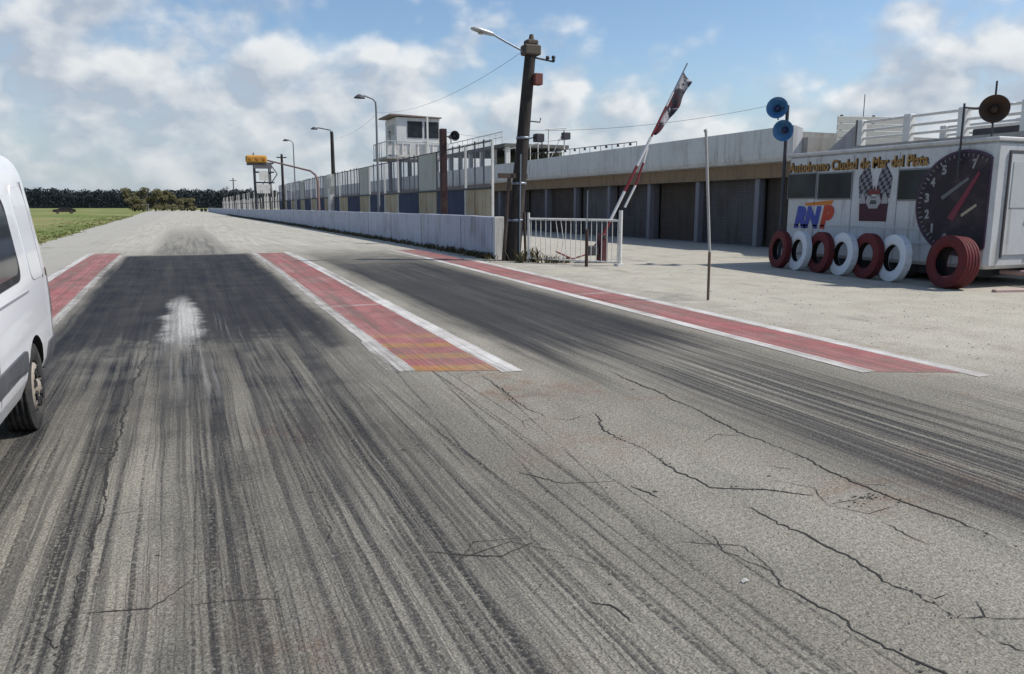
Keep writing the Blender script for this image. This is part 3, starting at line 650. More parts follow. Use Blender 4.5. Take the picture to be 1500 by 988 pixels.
# loudspeaker horns
m_hblue = paint('horn_blue', (.035, .15, .33), .45, .35, (.3, .33, .35), 5., spec=.5); m_hin = paint('horn_dark', (.02, .03, .09), .6, .3); m_hbr = paint('horn_rust', (.055, .036, .028), .8, .5, (.12, .055, .03), 5.)
def horn(parent, loc, aim, r, mat, inner):
    M = Matrix.Translation(loc) @ Vector(aim).normalized().to_track_quat('Z', 'Y').to_matrix().to_4x4()
    m = MB(); m.lathe([(.0, -.36), (.07, -.36), (.075, -.2), (.05, -.19), (.06, -.1), (.11, 0), (r*.72, .09), (r, .15), (r*1.03, .155), (r*.98, .145), (r*.7, .075), (.09, -.01), (0, -.02)], 28, M); h = m.build('horn', mat, parent)
    m = MB(); m.lathe([(0, .10), (.05, .09), (.075, .03), (.06, -.01)], 16, M); m.build('horn_throat', inner, h)
    m = MB(); m.tube([M @ Vector((0, 0, -.28)), M @ Vector((0, 0, -.28)) + Vector((0, 0, -.22))], .018, 6); m.build('bracket', m_post, h)
hm = thing('loudspeaker_mast', 'mast with two blue horn loudspeakers at the far corner of the booth', 'loudspeaker', (13.12, 14.50, gz(14.5)))
m = MB(); m.tube([(0, 0, -.05), (0, 0, 3.70)], .04, 8); m.tube([(0, 0, 3.62), (-.25, -.1, 3.62)], .02, 6); m.tube([(0, 0, 2.95), (-.1, -.1, 2.95)], .02, 6); m.build('mast', m_post, hm)
horn(hm, (-.24, .06, 3.62), (-.72, -.69, .03), .235, m_hblue, m_hin); horn(hm, (-.14, -.12, 3.13), (-.80, -.45, -.16), .235, m_hblue, m_hin)
hb = thing('loudspeaker_mast', 'dark mast with one rusty brown horn loudspeaker on the booth roof', 'loudspeaker', (13.55, 9.75, tz+2.63))
m = MB(); m.tube([(0, 0, 0), (0, 0, 1.0)], .018, 6); m.tube([(-.45, .25, -.75+.05), (-.45, .25, .62)], .02, 6); m.tube([(-.45, .25, .55), (0, 0, .5)], .018, 6); m.build('mast', m_post, hb)
horn(hb, (-.05, -.03, .50), (-.78, -.62, .0), .235, m_hbr, m_hbr)

# ---------------------------------------------------------------- tyres
def tyre_mesh(Ro, wd, mat):
    Ri = Ro*.56; h = wd/2; prof = [(Ri, -h*.72), (Ri+.02, -h*.86), (Ro*.74, -h*1.0), (Ro*.88, -h*.98), (Ro*.965, -h*.82)]
    for k in range(5):
        z = -h*.74 + k*h*.37; prof += [(Ro, z-h*.12), (Ro, z+h*.12)]
        if k < 4: prof += [(Ro-.009, z+h*.14), (Ro-.009, z+h*.23)]
    prof += [(Ro*.965, h*.82), (Ro*.88, h*.98), (Ro*.74, h), (Ri+.02, h*.86), (Ri, h*.72), (Ri+.05, h*.5), (Ro-.05, h*.5), (Ro-.05, -h*.5), (Ri+.05, -h*.5)]
    m = MB(); m.lathe(prof, 44, Matrix.Rotation(R(90), 4, 'Y'), True); return m.mesh('tyre', mat)
m_tr = paint('tyre_red_paint', (.12, .020, .022), .75, .6, (.03, .02, .018), 4., bump=.4, chips=.8, ccol=(.03, .028, .027)); m_twh = paint('tyre_white_paint', (.62, .65, .69), .7, .5, (.25, .24, .23), 4., bump=.4, chips=.6, ccol=(.10, .10, .10))
TY = [(12.62, 13.95, .425, .155, 0), (12.62, 13.34, .435, .155, 1), (12.62, 12.72, .44, .155, 0), (12.62, 12.10, .445, .155, 1), (12.62, 11.47, .455, .155, 0), (12.62, 10.83, .455, .16, 1), (12.66, 9.62, .47, .34, 0)]
m_liner = paint('bare_black_rubber', (.016, .016, .017), .9, .3)
TL = ['small red painted tyre standing at the far end of the booth', 'white painted tyre between the end red tyre and the second red tyre', 'red painted tyre under the blue logo letters between two white ones', 'white painted tyre below the booth emblem between two red ones', 'red painted tyre below the emblem beside the last white tyre', 'white painted tyre standing apart from the big red tyre', 'big wide red tyre standing under the dial at the booth corner']
for (xx, yy, r_, wd, wh), lab in zip(TY, TL):
    o = link('painted_tyre', tyre_mesh(r_, wd, m_twh if wh else m_tr)); ln = R(5)
    o.location = (xx + r_*math.sin(ln)*.5, yy, gz(yy) + r_*math.cos(ln) + wd/2*math.sin(ln) - .012); o.rotation_euler = (random.uniform(0, 6), 0, 0)
    o.rotation_euler = (Matrix.Rotation(R(-14.5 if yy > 10 else -12) + random.uniform(-.03, .03), 4, 'Z') @ Matrix.Rotation(ln, 4, 'Y')).to_euler(); tag(o, lab, 'tyre', 'painted tyres in front of the booth')
    m = MB(); m.lathe([(r_*.55, -wd*.30), (r_*.62, -wd*.25), (r_*.86, -wd*.2), (r_*.86, wd*.2), (r_*.62, wd*.25), (r_*.55, wd*.30), (r_*.54, wd*.2), (r_*.54, -wd*.2)][:6], 32, Matrix.Rotation(R(90), 4, 'Y')); m.build('inner_liner', m_liner, o)
m = MB(); m.box(-.9, .9, -.05, .05, 0, .05, .008); pl = tag(m.build('plank', paint('pink_plank', (.50, .36, .33), .8, .5)), 'pale pink plank lying on the ground under the booth corner', 'plank'); pl.location = (13.75, 8.75, gz(8.75)); pl.rotation_euler = (0, 0, R(-12))

# ---------------------------------------------------------------- leaning utility pole
m_wood = paint('tarred_pole_wood', (.030, .026, .024), .85, .5, (.085, .07, .058), 2., streak=True, bump=.6)
up = thing('utility_pole', 'dark leaning utility pole with a street lamp at the end of the wall', 'pole', (7.60, 17.85, gz(17.85)))
tx = .50
def PP(f, dx_=0, dy_=0): return (tx*f + dx_, dy_, 5.3*f + 0)
m = MB(); m.tube([(-.01, 0, -.15)] + [PP(f) for f in (.0, .2, .4, .6, .8, 1.0)], [.20, .20, .185, .17, .155, .145, .13], 14); m.build('pole', m_wood, up)
m = MB(); m.box(tx-.23, tx+.20, -.16, .16, 4.96, 5.20, .03); m.box(tx-.16, tx+.14, -.13, .13, 5.20, 5.32, .03); m.tube([(tx, 0, 5.3), (tx, 0, 5.45)], [.08, .05], 8); m.build('head_block', paint('old_head_wood', (.10, .082, .066), .9, .5, bump=.6), up)
m = MB(); m.tube([(tx-.15, 0, 5.02), (tx-.7, -.05, 5.22), (tx-1.0, -.08, 5.34)], .025, 8); m.build('lamp_arm', m_wire, up)
m = MB(); Q = Matrix.Translation((tx-1.0, -.08, 5.34)) @ Matrix.Rotation(R(190), 4, 'Y')
vs = []; NS = [(0, .04, .04), (.08, .075, .06), (.25, .105, .07), (.42, .12, .07), (.55, .09, .05), (.60, .03, .02)]
for l, wd, h in NS:
    for k in range(10): a = 2*math.pi*k/10; vs.append(Q @ Vector((l, wd*math.cos(a), h*math.sin(a)*(1 if math.sin(a) < 0 else .6))))
fs = [tuple(range(10)), tuple(range(59, 49, -1))] + [(i*10+k, i*10+(k+1) % 10, i*10+10+(k+1) % 10, i*10+10+k) for i in range(5) for k in range(10)]
m.add(vs, fs, True); lh = m.build('lamp_head', paint('lamp_alu', (.50, .51, .53), .45, .3, metal=.3), up)
m = MB(); m.lathe([(.0, -.03), (.06, -.02), (.09, .0), (.0, .005)], 12, Matrix.Translation((tx-1.33, -.08, 5.352))); m.build('lamp_lens', paint('lens', (.5, .5, .45), .2, .2), lh)
m = MB(); m.tube([(tx+.1, 0, 4.92), (tx+.62, 0, 4.86)], .022, 6); m.lathe([(0, .09), (.04, .08), (.055, .03), (.03, 0), (.05, -.04), (0, -.05)], 10, Matrix.Translation((tx+.60, 0, 4.92))); m.lathe([(0, .07), (.04, .06), (.05, .0), (0, -.03)], 10, Matrix.Translation((tx+.44, 0, 4.92))); m.build('insulator_arm', m_post, up)
m = MB(); m.box(tx-.02, tx+.19, -.28, -.08, 4.25, 4.52, .015); m.build('meter_box', paint('faded_red_box', (.17, .055, .045), .7, .4), up)
m = MB(); m.tube([(tx*.68, 0, 3.42), (tx*.68+.40, 0, 3.40), (tx*.68+.42, 0, 3.5)], .016, 6); m.tube([(tx*.6, 0, 2.95), (tx*.6+.35, .0, 3.05)], .016, 6); m.build('hook', m_post, up)
m = MB(); m.box(tx*.6+.30, tx*.6+.52, -.12, .12, 2.92, 3.12, .02); m.tube([(tx*.6+.5, 0, 3.0), (tx*.6+.5, 0, 2.75)], .016, 6); m.build('floodlight', m_post, up)
m = MB(); m.tube([(-.28, -.06, -.1), (-.10, -.05, 2.1)], .05, 8); m.tube([(.30, -.15, -.1), (.27, -.12, 1.2)], .035, 8); m.box(-.42, .36, -.11, -.07, 2.02, 2.14); m.build('brace_post', paint('rusty_steel', (.07, .05, .042), .8, .5), up)
m = MB(); m.tube([(.10, -.2, .0), (.14, -.19, 2.6)], .018, 6); m.build('cable_conduit', m_wire, up)
for zz_ in (1.0, 1.9, 3.0):
    m = MB(); f = zz_/5.3; m.lathe([(.20-f*.06, -.03), (.205-f*.06, -.03), (.205-f*.06, .03), (.20-f*.06, .03)], 14, Matrix.Translation((tx*f, 0, zz_))); m.build('band', m_wire, up)

# ---------------------------------------------------------------- white railing, boom, thin pole
ra = thing('white_railing', 'white steel bar railing between the leaning pole and the paddock', 'railing', (7.75, 17.2, gz(17)))
e = Vector((9.33-7.75, 15.53-17.2, gz(15.5)-gz(17))); n = 18
m = MB(); m.tube([(0, 0, 1.05), (e.x, e.y, 1.05+e.z)], .028, 8); m.build('top_rail', m_rail, ra)
m = MB(); m.tube([(0, 0, .1), (e.x, e.y, .08+e.z)], .018, 8); m.build('bottom_rail', m_rail, ra)
for i in range(n):
    f = (i+.5)/n; m = MB(); bnd = (.05 if i in (5, 6) else 0); m.tube([(e.x*f, e.y*f, .09), (e.x*f+bnd, e.y*f-bnd, .55), (e.x*f, e.y*f, 1.04+e.z*f)], .009, 6); m.build('bar', m_rail, ra)
m = MB(); m.tube([(e.x, e.y, -.1), (e.x, e.y, 1.26)], .045, 10); m.box(e.x-.1, e.x+.1, e.y-.1, e.y+.1, -.03, .03); m.build('end_post', m_rail, ra)
m = MB(); m.tube([(0, 0, -.1), (0, 0, 1.2)], .03, 10); m.build('start_post', m_rail, ra)
sp_ = thing('rusty_post', 'thin rusty steel post in front of the white railing', 'post', (8.50, 15.62, gz(15.6)))
m = MB(); m.tube([(0, 0, -.1), (.0, 0, .85)], .04, 8); m.build('lower_tube', paint('rust_brown', (.06, .038, .03), .85, .5), sp_); m = MB(); m.tube([(0, 0, .85), (.0, 0, 1.72)], .012, 6); m.build('rod', m_wire, sp_)
bm_ = thing('boom_barrier', 'raised red and white boom barrier with a dark flag tied on', 'barrier', (9.40, 16.5, gz(16.5)))
dirv = Vector((2.30, 0, 4.20)); dirv.normalize(); p0 = Vector((0, 0, .62))
m_br = paint('boom_red', (.20, .022, .03), .55, .4); m_bw = paint('boom_white', (.66, .64, .63), .55, .3)
m = MB(); m.box(-.10, .10, -.12, .12, -.05, .70, .015); m.build('pedestal', paint('boom_maroon', (.10, .03, .035), .7, .5), bm_)
m = MB(); m.tube([(0, -.16, .62), (0, .16, .62)], .04, 10); m.box(-.42, -.12, -.09, .09, .18, .42, .02); m.tube([p0, (-.3, 0, .3)], .03, 8); m.build('counterweight', m_post, bm_)
cuts = [(0, .45, m_br), (.45, 1.25, m_bw), (1.25, 1.95, m_br), (1.95, 2.75, m_bw), (2.75, 3.6, m_br), (3.6, 4.0, m_bw), (4.0, 4.80, m_wire)]
for a, b_, mm in cuts:
    m = MB(); m.tube([p0+dirv*a, p0+dirv*b_], .036 if a < 2.7 else .026 if a < 4 else .017, 10); m.build('boom_segment', mm, bm_)
off = Vector((.26, 0, .06))
for a, b_, mm in ((.75, 1.35, m_bw), (1.35, 2.0, m_br), (2.0, 2.45, m_bw)):
    m = MB(); m.tube([p0+off*(1 if a < 2 else .6)+dirv*a, p0+off*(.6 if b_ > 1.9 else 1)*(1 if b_ < 2.2 else .3)+dirv*b_], .028, 10); m.build('side_pipe', mm, bm_)
m_flag, t, b = newmat('worn_flag_cloth'); x, y, z = t.obj(); ck = t.n('TexChecker'); ck.inputs['Scale'].default_value = 2.4; t.ln(t.vec(.01, .01, z), ck.inputs[0]); ck.inputs[1].default_value = (.10, .018, .025, 1); ck.inputs[2].default_value = (.42, .40, .42, 1)
nn = t.noise(t.vec(x, y, z), 5., 4, .6).sm(.42, .55); setb(t, b, t.mix(nn, S(t.t, ck.outputs[0]), (.03, .028, .04)), .85)
m = MB(); vs, fs = [], []; N, K = 22, 7
for i in range(N+1):
    f = i/N; wd = .05 + .22*math.sin(min(1, f*1.15)*math.pi*.62)**.8
    for k in range(K+1):
        g = k/K; p = p0 + dirv*(2.85+1.72*f) + Vector((dirv.z, 0, -dirv.x))*(.03 + wd*g) + Vector((0, 1, 0))*(.06*math.sin(f*13+g*4)*g+.02) + Vector((0, 0, -.10))*g*f; vs.append(p)
for i in range(N):
    for k in range(K): a = i*(K+1)+k; fs.append((a, a+1, a+K+2, a+K+1))
m.add(vs, fs, True); fl = m.build('flag', m_flag, bm_); sd = fl.modifiers.new('s', 'SOLIDIFY'); sd.thickness = .004
m = MB(); m.tube([(0, -.02, .2), (-.45, -.1, .10), (-.95, -.2, .30)], .02, 6); tag(m.build('bent_bar', m_br), 'bent red bar lying behind the white railing', 'bar').location = (9.2, 16.9, gz(16.9)-.02)
tp = thing('thin_pole', 'thin pale metal pole standing alone in the open paddock', 'pole', (7.54, 9.85, gz(9.85)))
m = MB(); m.tube([(0, 0, -.1), (-.01, 0, .75)], .022, 8); m.build('rusty_foot', paint('pole_rust', (.15, .105, .08), .8, .6), tp); m = MB(); m.tube([(-.01, 0, .75), (-.17, 0, 2.56)], .021, 8); m.tube([(-.17, 0, 2.56), (-.19, 0, 2.60)], .026, 8); m.build('tube', paint('pole_pale', (.42, .41, .39), .6, .4), tp)

# ---------------------------------------------------------------- lamps and masts along the fence
def street_lamp(label, x, y, h, arm, rad, mat, tilt=0., loc_arm=.35, name='street_lamp', group=None):
    o = thing(name, label, 'street lamp', (x, y, gz(y)), group)
    m = MB(); m.tube([(0, 0, -.2), (tilt*.5, 0, h*.5), (tilt, 0, h-loc_arm), (tilt-.02, 0, h-.1)], [rad*1.3, rad, rad*.8, rad*.75], 8); m.build('mast', mat, o)
    m = MB(); m.tube([(tilt, 0, h-.15), (tilt-.12, 0, h), (tilt-arm*.8, -.02, h+.12), (tilt-arm, -.02, h+.1)], .035, 6); m.build('arm', mat, o)
    m = MB(); m.lathe([(0, .10), (.06, .08), (.16, -.04), (.17, -.08), (.0, -.10)], 12, Matrix.Translation((tilt-arm-.1, -.02, h+.08)) @ Matrix.Diagonal((1.5, .9, 1, 1))); m.build('lamp_head', m_post, o); return o
m_galv = paint('dull_galvanised', (.20, .21, .22), .6, .3, metal=.2)
street_lamp('tall slim steel street lamp beside the control tower fence', 8.2, 34.6, 5.95, .62, .055, m_galv)
street_lamp('dark timber lamp post rising from a white flared pillar', 10.4, 57.8, 6.75, 1.15, .15, m_wood)
street_lamp('slim pale street lamp beyond the yellow signal arm', 9.0, 68.0, 6.7, .5, .055, m_galv)
m = MB(); m.tube([(0, 0, -.2), (.02, 0, 6.2)], [.15, .11], 10); o = thing('bare_pole', 'bare dark timber pole crossing behind the yellow signal arm', 'pole', (9.0, 76.5, .25)); m.build('pole', m_wood, o); m = MB(); m.box(-.45, .45, -.05, .05, 5.85, 5.95); m.build('crossarm', m_wood, o)
for i, (xx, yy, h, lab) in enumerate(((9, 150., 6.5, 'distant dark pole just beyond the scaffold tower'), (10, 190., 6., 'distant dark pole far along the fence near the trees'), (10.5, 215., 6.3, 'most distant dark pole where the fence meets the trees'))):
    o = thing('bare_pole', lab, 'pole', (xx, yy, .2)); m = MB(); m.tube([(0, 0, -.2), (0, 0, h)], .09, 6); m.build('pole', m_wood, o); m = MB(); m.box(-.6, .6, -.05, .05, h-.5, h-.4); m.build('crossarm', m_wood, o)
o = thing('flared_pillar', 'white flared concrete pillar at the foot of the timber lamp post', 'pillar', (9.72, 55.2, gz(55)))
m = MB(); m.prism([(-.26, -.1), (.26, -.1), (.24, 2.2), (.38, 2.7), (.42, 3.5), (-.42, 3.5), (-.38, 2.7), (-.24, 2.2)], -.15, .15, 1)
for i in range(len(m.v)): m.v[i] = (m.v[i][1], m.v[i][0]*1.6, m.v[i][2])
m.build('shaft', m_whitep, o); m = MB()
for dy_ in (-.25, .25): m.prism([(dy_*1-.08, 2.5), (dy_+.08, 2.5), (dy_+.08, 3.2), (dy_-.08, 3.2)], -.16, -.14, 0)
m.build('recess', m_conc, o)
# signal on a curved arm
sg = thing('signal_gantry', 'yellow horizontal signal light hung on a long curved arm over the track', 'signal', (7.95, 49.6, gz(49.6)))
m = MB(); m.tube([(0, 0, -.2), (0, 0, 2.9), (-.10, .2, 3.25), (-.35, .5, 3.5), (-.9, .8, 3.65), (-2.9, 1.3, 4.15)], [.09, .08, .07, .06, .055, .05], 8); m.build('arm', paint('arm_rust', (.19, .13, .12), .7, .4), sg)
m = MB(); m.box(-4.1, -2.85, 1.1, 1.55, 3.95, 4.42, .09); m.build('signal_body', paint('signal_yellow', (.50, .255, .04), .6, .35), sg)
m = MB(); m.box(-4.05, -2.9, 1.14, 1.5, 3.82, 3.95, .02); m.build('signal_base', m_post, sg)
for i in range(3):
    m = MB(); m.lathe([(0, .02), (.10, .015), (.13, .0)], 14, Matrix.Translation((-3.85+i*.4, 1.10, 4.19)) @ Matrix.Rotation(R(90), 4, 'X')); m.build('lens', paint('amber_lens', (.42, .17, .03), .3, .2), sg)
# scaffold tower far along the track
sc_ = thing('scaffold_tower', 'far dark scaffold tower with white boards above the fence', 'tower', (9.6, 112, .2)); m = MB()
for xx in (0, 2.0):
    for yy in (0, 2): m.tube([(xx, yy, -.2), (xx, yy, 7.3)], .09, 6)
m.tube([(-.1, 0, -.2), (-.1, 0, 8.6)], .08, 6)
for zz_ in (3, 4.6, 6, 7.2): m.box(-.1, 2.5, -.1, 2.1, zz_, zz_+.14)
m.tube([(0, 0, 3), (2, 0, 6)], .05, 5); m.tube([(2.0, 0, 4.5), (2.9, 0, 5.8), (2.0, 0, 7.2)], .08, 5); m.build('frame', m_post, sc_)
m = MB(); m.box(.5, 1.7, -.2, -.12, 4.9, 6.2); m.build('board', m_whitep, sc_); m = MB(); m.box(.1, 1.9, -.22, -.13, 3.2, 4.4); m.build('board', m_whitep, sc_); m = MB(); m.box(-.2, 2.2, -.25, -.13, 6.5, 7.35); m.build('board', paint('grey_board', (.12, .12, .13), .7, .4), sc_)
# dark red post with round horn behind the fence
rp = thing('speaker_post', 'dark red post with a round black horn behind the fence', 'post', (8.6, 26.4, gz(26.4)))
m = MB(); m.box(-.11, .11, -.11, .11, -.1, 3.98, .02); m.build('post', paint('post_maroon', (.032, .012, .014), .7, .4), rp); horn(rp, (.30, -.25, 3.72), (.0, -1, 0), .17, m_post, m_post)
m = MB(); m.tube([(0, 0, 3.72), (.3, -.05, 3.72)], .02, 6); m.build('bracket', m_post, rp)
# cables
def cable(label, a, b_, sag, r=.0045):
    a, b_ = Vector(a), Vector(b_); m = MB(); m.tube([tuple(a + (b_-a)*f + Vector((0, 0, -sag*4*f*(1-f))) - a) for f in [i/16 for i in range(17)]], r, 4); o = m.build('overhead_cable', m_post); o.location = a; tag(o, label, 'cable')
cable('slack cable from the leaning pole to the tall street lamp', (8.05, 17.95, 5.42), (8.2, 34.6, 5.7), .45)
cable('cable from the red post to the terrace beside the tower', (8.6, 26.4, 4.2), (17.7, 43.1, 5.8), .15, .006)
cable('long cable from the leaning pole to the loudspeaker mast', (7.95, 17.85, 3.45), (13.12, 14.5, 4.0), .18)
cable('cable between the tall street lamp and the timber lamp post', (8.2, 34.6, 5.6), (10.4, 57.8, 6.5), .3)

# ---------------------------------------------------------------- van
VO = Vector((-1.81, 6.02, gz(6.02)))
van = thing('van', 'white compact van with dirty wheels parked on the left of the lane', 'van', VO); van.rotation_euler = (R(.85), 0, 0); van.scale = (1, 1, .985)
zs = [.27, .30, .42, .55, .72, .86, .98, 1.08, 1.2, 1.35, 1.5, 1.62, 1.70, 1.76, 1.82, 1.85, 1.87, 1.885, 1.90, 1.915, 1.925]
hwt = [(.27, .74), (.30, .78), (.42, .825), (.55, .84), (.86, .84), (1.0, .834), (1.2, .82), (1.5, .792), (1.62, .780), (1.70, .772), (1.76, .763), (1.82, .745), (1.85, .73), (1.87, .712), (1.885, .69), (1.90, .655), (1.915, .59), (1.925, .42)]
yr = [(.27, .74), (.30, .80), (.42, .86), (.55, .88), (.72, .875), (.98, .86), (1.2, .81), (1.35, .765), (1.5, .735), (1.62, .695), (1.70, .665), (1.76, .635), (1.82, .585), (1.87, .50), (1.90, .40), (1.915, .22), (1.925, -.05)]
yf = [(.27, -3.05), (.30, -3.15), (.42, -3.26), (.55, -3.28), (.72, -3.22), (.86, -3.10), (.98, -2.75), (1.04, -2.45), (1.08, -2.30), (1.5, -1.85), (1.62, -1.72), (1.70, -1.60), (1.76, -1.45), (1.82, -1.30), (1.87, -1.15), (1.90, -1.0), (1.925, -.7)]
ip = lambda tb, z: float(np.interp(z, [a for a, b in tb], [b for a, b in tb]))
hw = lambda z: ip(hwt, z)
def ring(z, nseg=8):
    a, b_, h = ip(yf, z), ip(yr, z), hw(z); r1, r2 = min(.13, h*.7), min(.42, h*.8); P = []
    for cx_, cy_, r_, s in ((h-r1, b_-r1, r1, 0), (-h+r1, b_-r1, r1, 90), (-h+r2, a+r2, r2, 180), (h-r2, a+r2, r2, 270)):
        for k in range(nseg+1): q = R(s + 90*k/nseg); P.append((cx_+r_*math.cos(q), cy_+r_*math.sin(q), z))
    # straight side resampled so that the skin is even
    return P
m = MB(); vs = []; n = 0
zl = []
for a, b_ in zip(zs[:-1], zs[1:]): zl += [a, (a+b_)/2]
zl.append(zs[-1])
for z in zl: P = ring(z); n = len(P); vs += P
fs = [tuple(range(n-1, -1, -1)), tuple(range((len(zl)-1)*n, len(zl)*n))]
for i in range(len(zl)-1):
    for k in range(n): fs.append((i*n+k, i*n+(k+1) % n, i*n+n+(k+1) % n, i*n+n+k))
m.add(vs, fs, True); m_van, t, b = newmat('white_car_paint'); x, y, z = t.obj()
dd = (z.sm(.25, .95).inv()*t.noise(t.vec(x, y, z), 6., 5, .6).sm(.35, .7)*.55).cl()
setb(t, b, t.mix(dd, (.78, .79, .81), (.36, .31, .25)), dd*.4+.22, 0., None, .5); b.inputs['Coat Weight'].default_value = .4
m_blk = paint('black_trim', (.02, .02, .022), .55, .35, (.09, .085, .08), 6.)
bme = m.mesh('body', m_van); bme.materials.append(m_blk); tmp = bpy.data.objects.new('tmp', bme); C.objects.link(tmp)
cut = MB()
for yy in (0., -2.62):
    for s in (1, -1): cut.lathe([(0, .0), (.345, .0), (.345, .32), (0, .32)], 40, Matrix.Translation((s*.56, yy, .31)) @ Matrix.Rotation(R(90*s), 4, 'Y'))
cme = cut.mesh('cut', m_blk); cme.materials.append(m_blk); cob = bpy.data.objects.new('cut', cme); C.objects.link(cob)
md = tmp.modifiers.new('b', 'BOOLEAN'); md.operation = 'DIFFERENCE'; md.object = cob; md.solver = 'EXACT'
try: md.material_mode = 'TRANSFER'
except Exception: pass
bpy.context.view_layer.update(); body = bpy.data.meshes.new_from_object(tmp.evaluated_get(bpy.context.evaluated_depsgraph_get()))
bpy.data.objects.remove(tmp); bpy.data.objects.remove(cob)
body.name = 'body'
bdy = link('body', body, van); es = bdy.modifiers.new('e', 'EDGE_SPLIT'); es.split_angle = R(35)
def skin(name, poly, mat, parent, s=1, off=.006, rings=6, rnd=.12):
    """panel that follows the van side; poly in (y, z)"""
    Q = []; N = len(poly)
    for i in range(N):
        p, a, c = Vector(poly[i]), Vector(poly[i-1]), Vector(poly[(i+1) % N]); r_ = min(rnd, (a-p).length*.45, (c-p).length*.45)
        A_, B_ = p+(a-p).normalized()*r_, p+(c-p).normalized()*r_
        for k in range(5): f = k/4; Q.append((A_*(1-f)+p*f)*(1-f)+(p*(1-f)+B_*f)*f)
    D = []
    for i in range(len(Q)):
        a, c = Q[i], Q[(i+1) % len(Q)]; k = max(1, int((c-a).length/.06)); D += [a+(c-a)*j/k for j in range(k)]
    ce = sum(D, Vector((0, 0)))/len(D); vs, fs = [], []; n = len(D)
    for r_ in range(rings):
        g = 1-r_/rings
        for q in D: u = ce+(q-ce)*g; vs.append((s*(hw(u.y)+off), u.x, u.y))
    vs.append((s*(hw(ce.y)+off), ce.x, ce.y))
    for r_ in range(rings-1):
        for k in range(n): fs.append((r_*n+k, r_*n+(k+1) % n, r_*n+n+(k+1) % n, r_*n+n+k))
    for k in range(n): fs.append(((rings-1)*n+k, (rings-1)*n+(k+1) % n, rings*n))
    base = [(s*(hw(q.y)-.01), q.x, q.y) for q in D]; k0 = len(vs); vs += base
    for k in range(n): fs.append((k, (k+1) % n, k0+(k+1) % n, k0+k))
    m = MB(); m.add(vs, fs, True); o = m.build(name, mat, parent); e_ = o.modifiers.new('e', 'EDGE_SPLIT'); e_.split_angle = R(40); return o
m_vg, t, b = newmat('van_window_glass'); x, y, z = t.obj(); setb(t, b, t.mix(t.noise(t.vec(x, y, z), 5., 3).sm(.3, .7), (.012, .016, .022), (.028, .035, .045)), .08, 0., None, .7)
m_mould = paint('grey_moulding', (.075, .078, .085), .65, .4, (.16, .15, .13), 5.); m_line = paint('shut_line', (.25, .25, .26), .6, 0)
for s in (1, -1):
    w_ = skin('side_window', [(-.20, 1.06), (-.30, 1.60), (-1.05, 1.63), (-1.08, 1.05)], m_blk, van, s, .006); skin('pane', [(-.26, 1.11), (-.345, 1.56), (-1.01, 1.585), (-1.03, 1.10)], m_vg, w_, s, .010)
    w_ = skin('side_window', [(-1.20, 1.05), (-1.20, 1.62), (-1.62, 1.60), (-2.05, 1.10)], m_blk, van, s, .006); skin('pane', [(-1.25, 1.10), (-1.25, 1.575), (-1.58, 1.56), (-1.95, 1.13)], m_vg, w_, s, .010)
    skin('side_moulding', [(-.36, .475), (-.37, .61), (-.42, .625), (-2.2, .62), (-2.2, .50), (-.45, .50)], m_mould, van, s, .014, 4, .03)
    skin('quarter_panel', [(.62, 1.02), (.40, 1.66), (.0, 1.68), (.14, 1.02)], m_van, van, s, .0055, 6, .10)
    for yy in (-1.13, -2.2):
        skin('shut_line', [(yy-.005, .40), (yy-.005, 1.6 if yy > -2 else 1.02), (yy+.005, 1.6 if yy > -2 else 1.02), (yy+.005, .40)], m_line, van, s, .003, 3, .003)
    for q in ([(.585, 1.00), (.575, 1.00), (.40, 1.70), (.41, 1.70)], [(.73, .50), (.72, .50), (.72, 1.0), (.73, 1.0)], [(-.05, .965), (-.05, .975), (-1.1, .975), (-1.1, .965)]):
        skin('shut_line', q, m_line, van, s, .0065, 3, .003)
    skin('fuel_flap', [(.22, .80), (.22, .96), (.40, .96), (.40, .80)], m_van, van, s, .004, 4, .03) if s < 0 else None
    skin('bumper_corner', [(.42, .33), (.50, .52), (.80, .53), (.76, .32)], m_mould, van, s, .012, 4, .04)
    hd = skin('door_handle', [(-1.28, .90), (-1.28, .94), (-1.46, .94), (-1.46, .90)], m_blk, van, s, .03, 3, .015)
    tl = MB(); 
    for k in range(9): pass
    tv = []; Zs = [.70+.03*k for k in range(13)]
    for z in Zs:
        rg = ring(z); base = [p for p in rg[:9]] if s > 0 else [p for p in rg[9:18]]
        for p in base: c_ = Vector((p[0]-s*.0, p[1], 0)); nrm = Vector((p[0]-s*(hw(z)-.13), p[1]-(ip(yr, z)-.13), 0)).normalized()*.007; tv.append((p[0]+nrm.x, p[1]+nrm.y, z))
    tl.add(tv, [(i*9+k, i*9+k+1, i*9+9+k+1, i*9+9+k) for i in range(12) for k in range(8)], True); tl.build('tail_light', paint('tail_red', (.22, .02, .02), .25, .1, spec=.6), van)
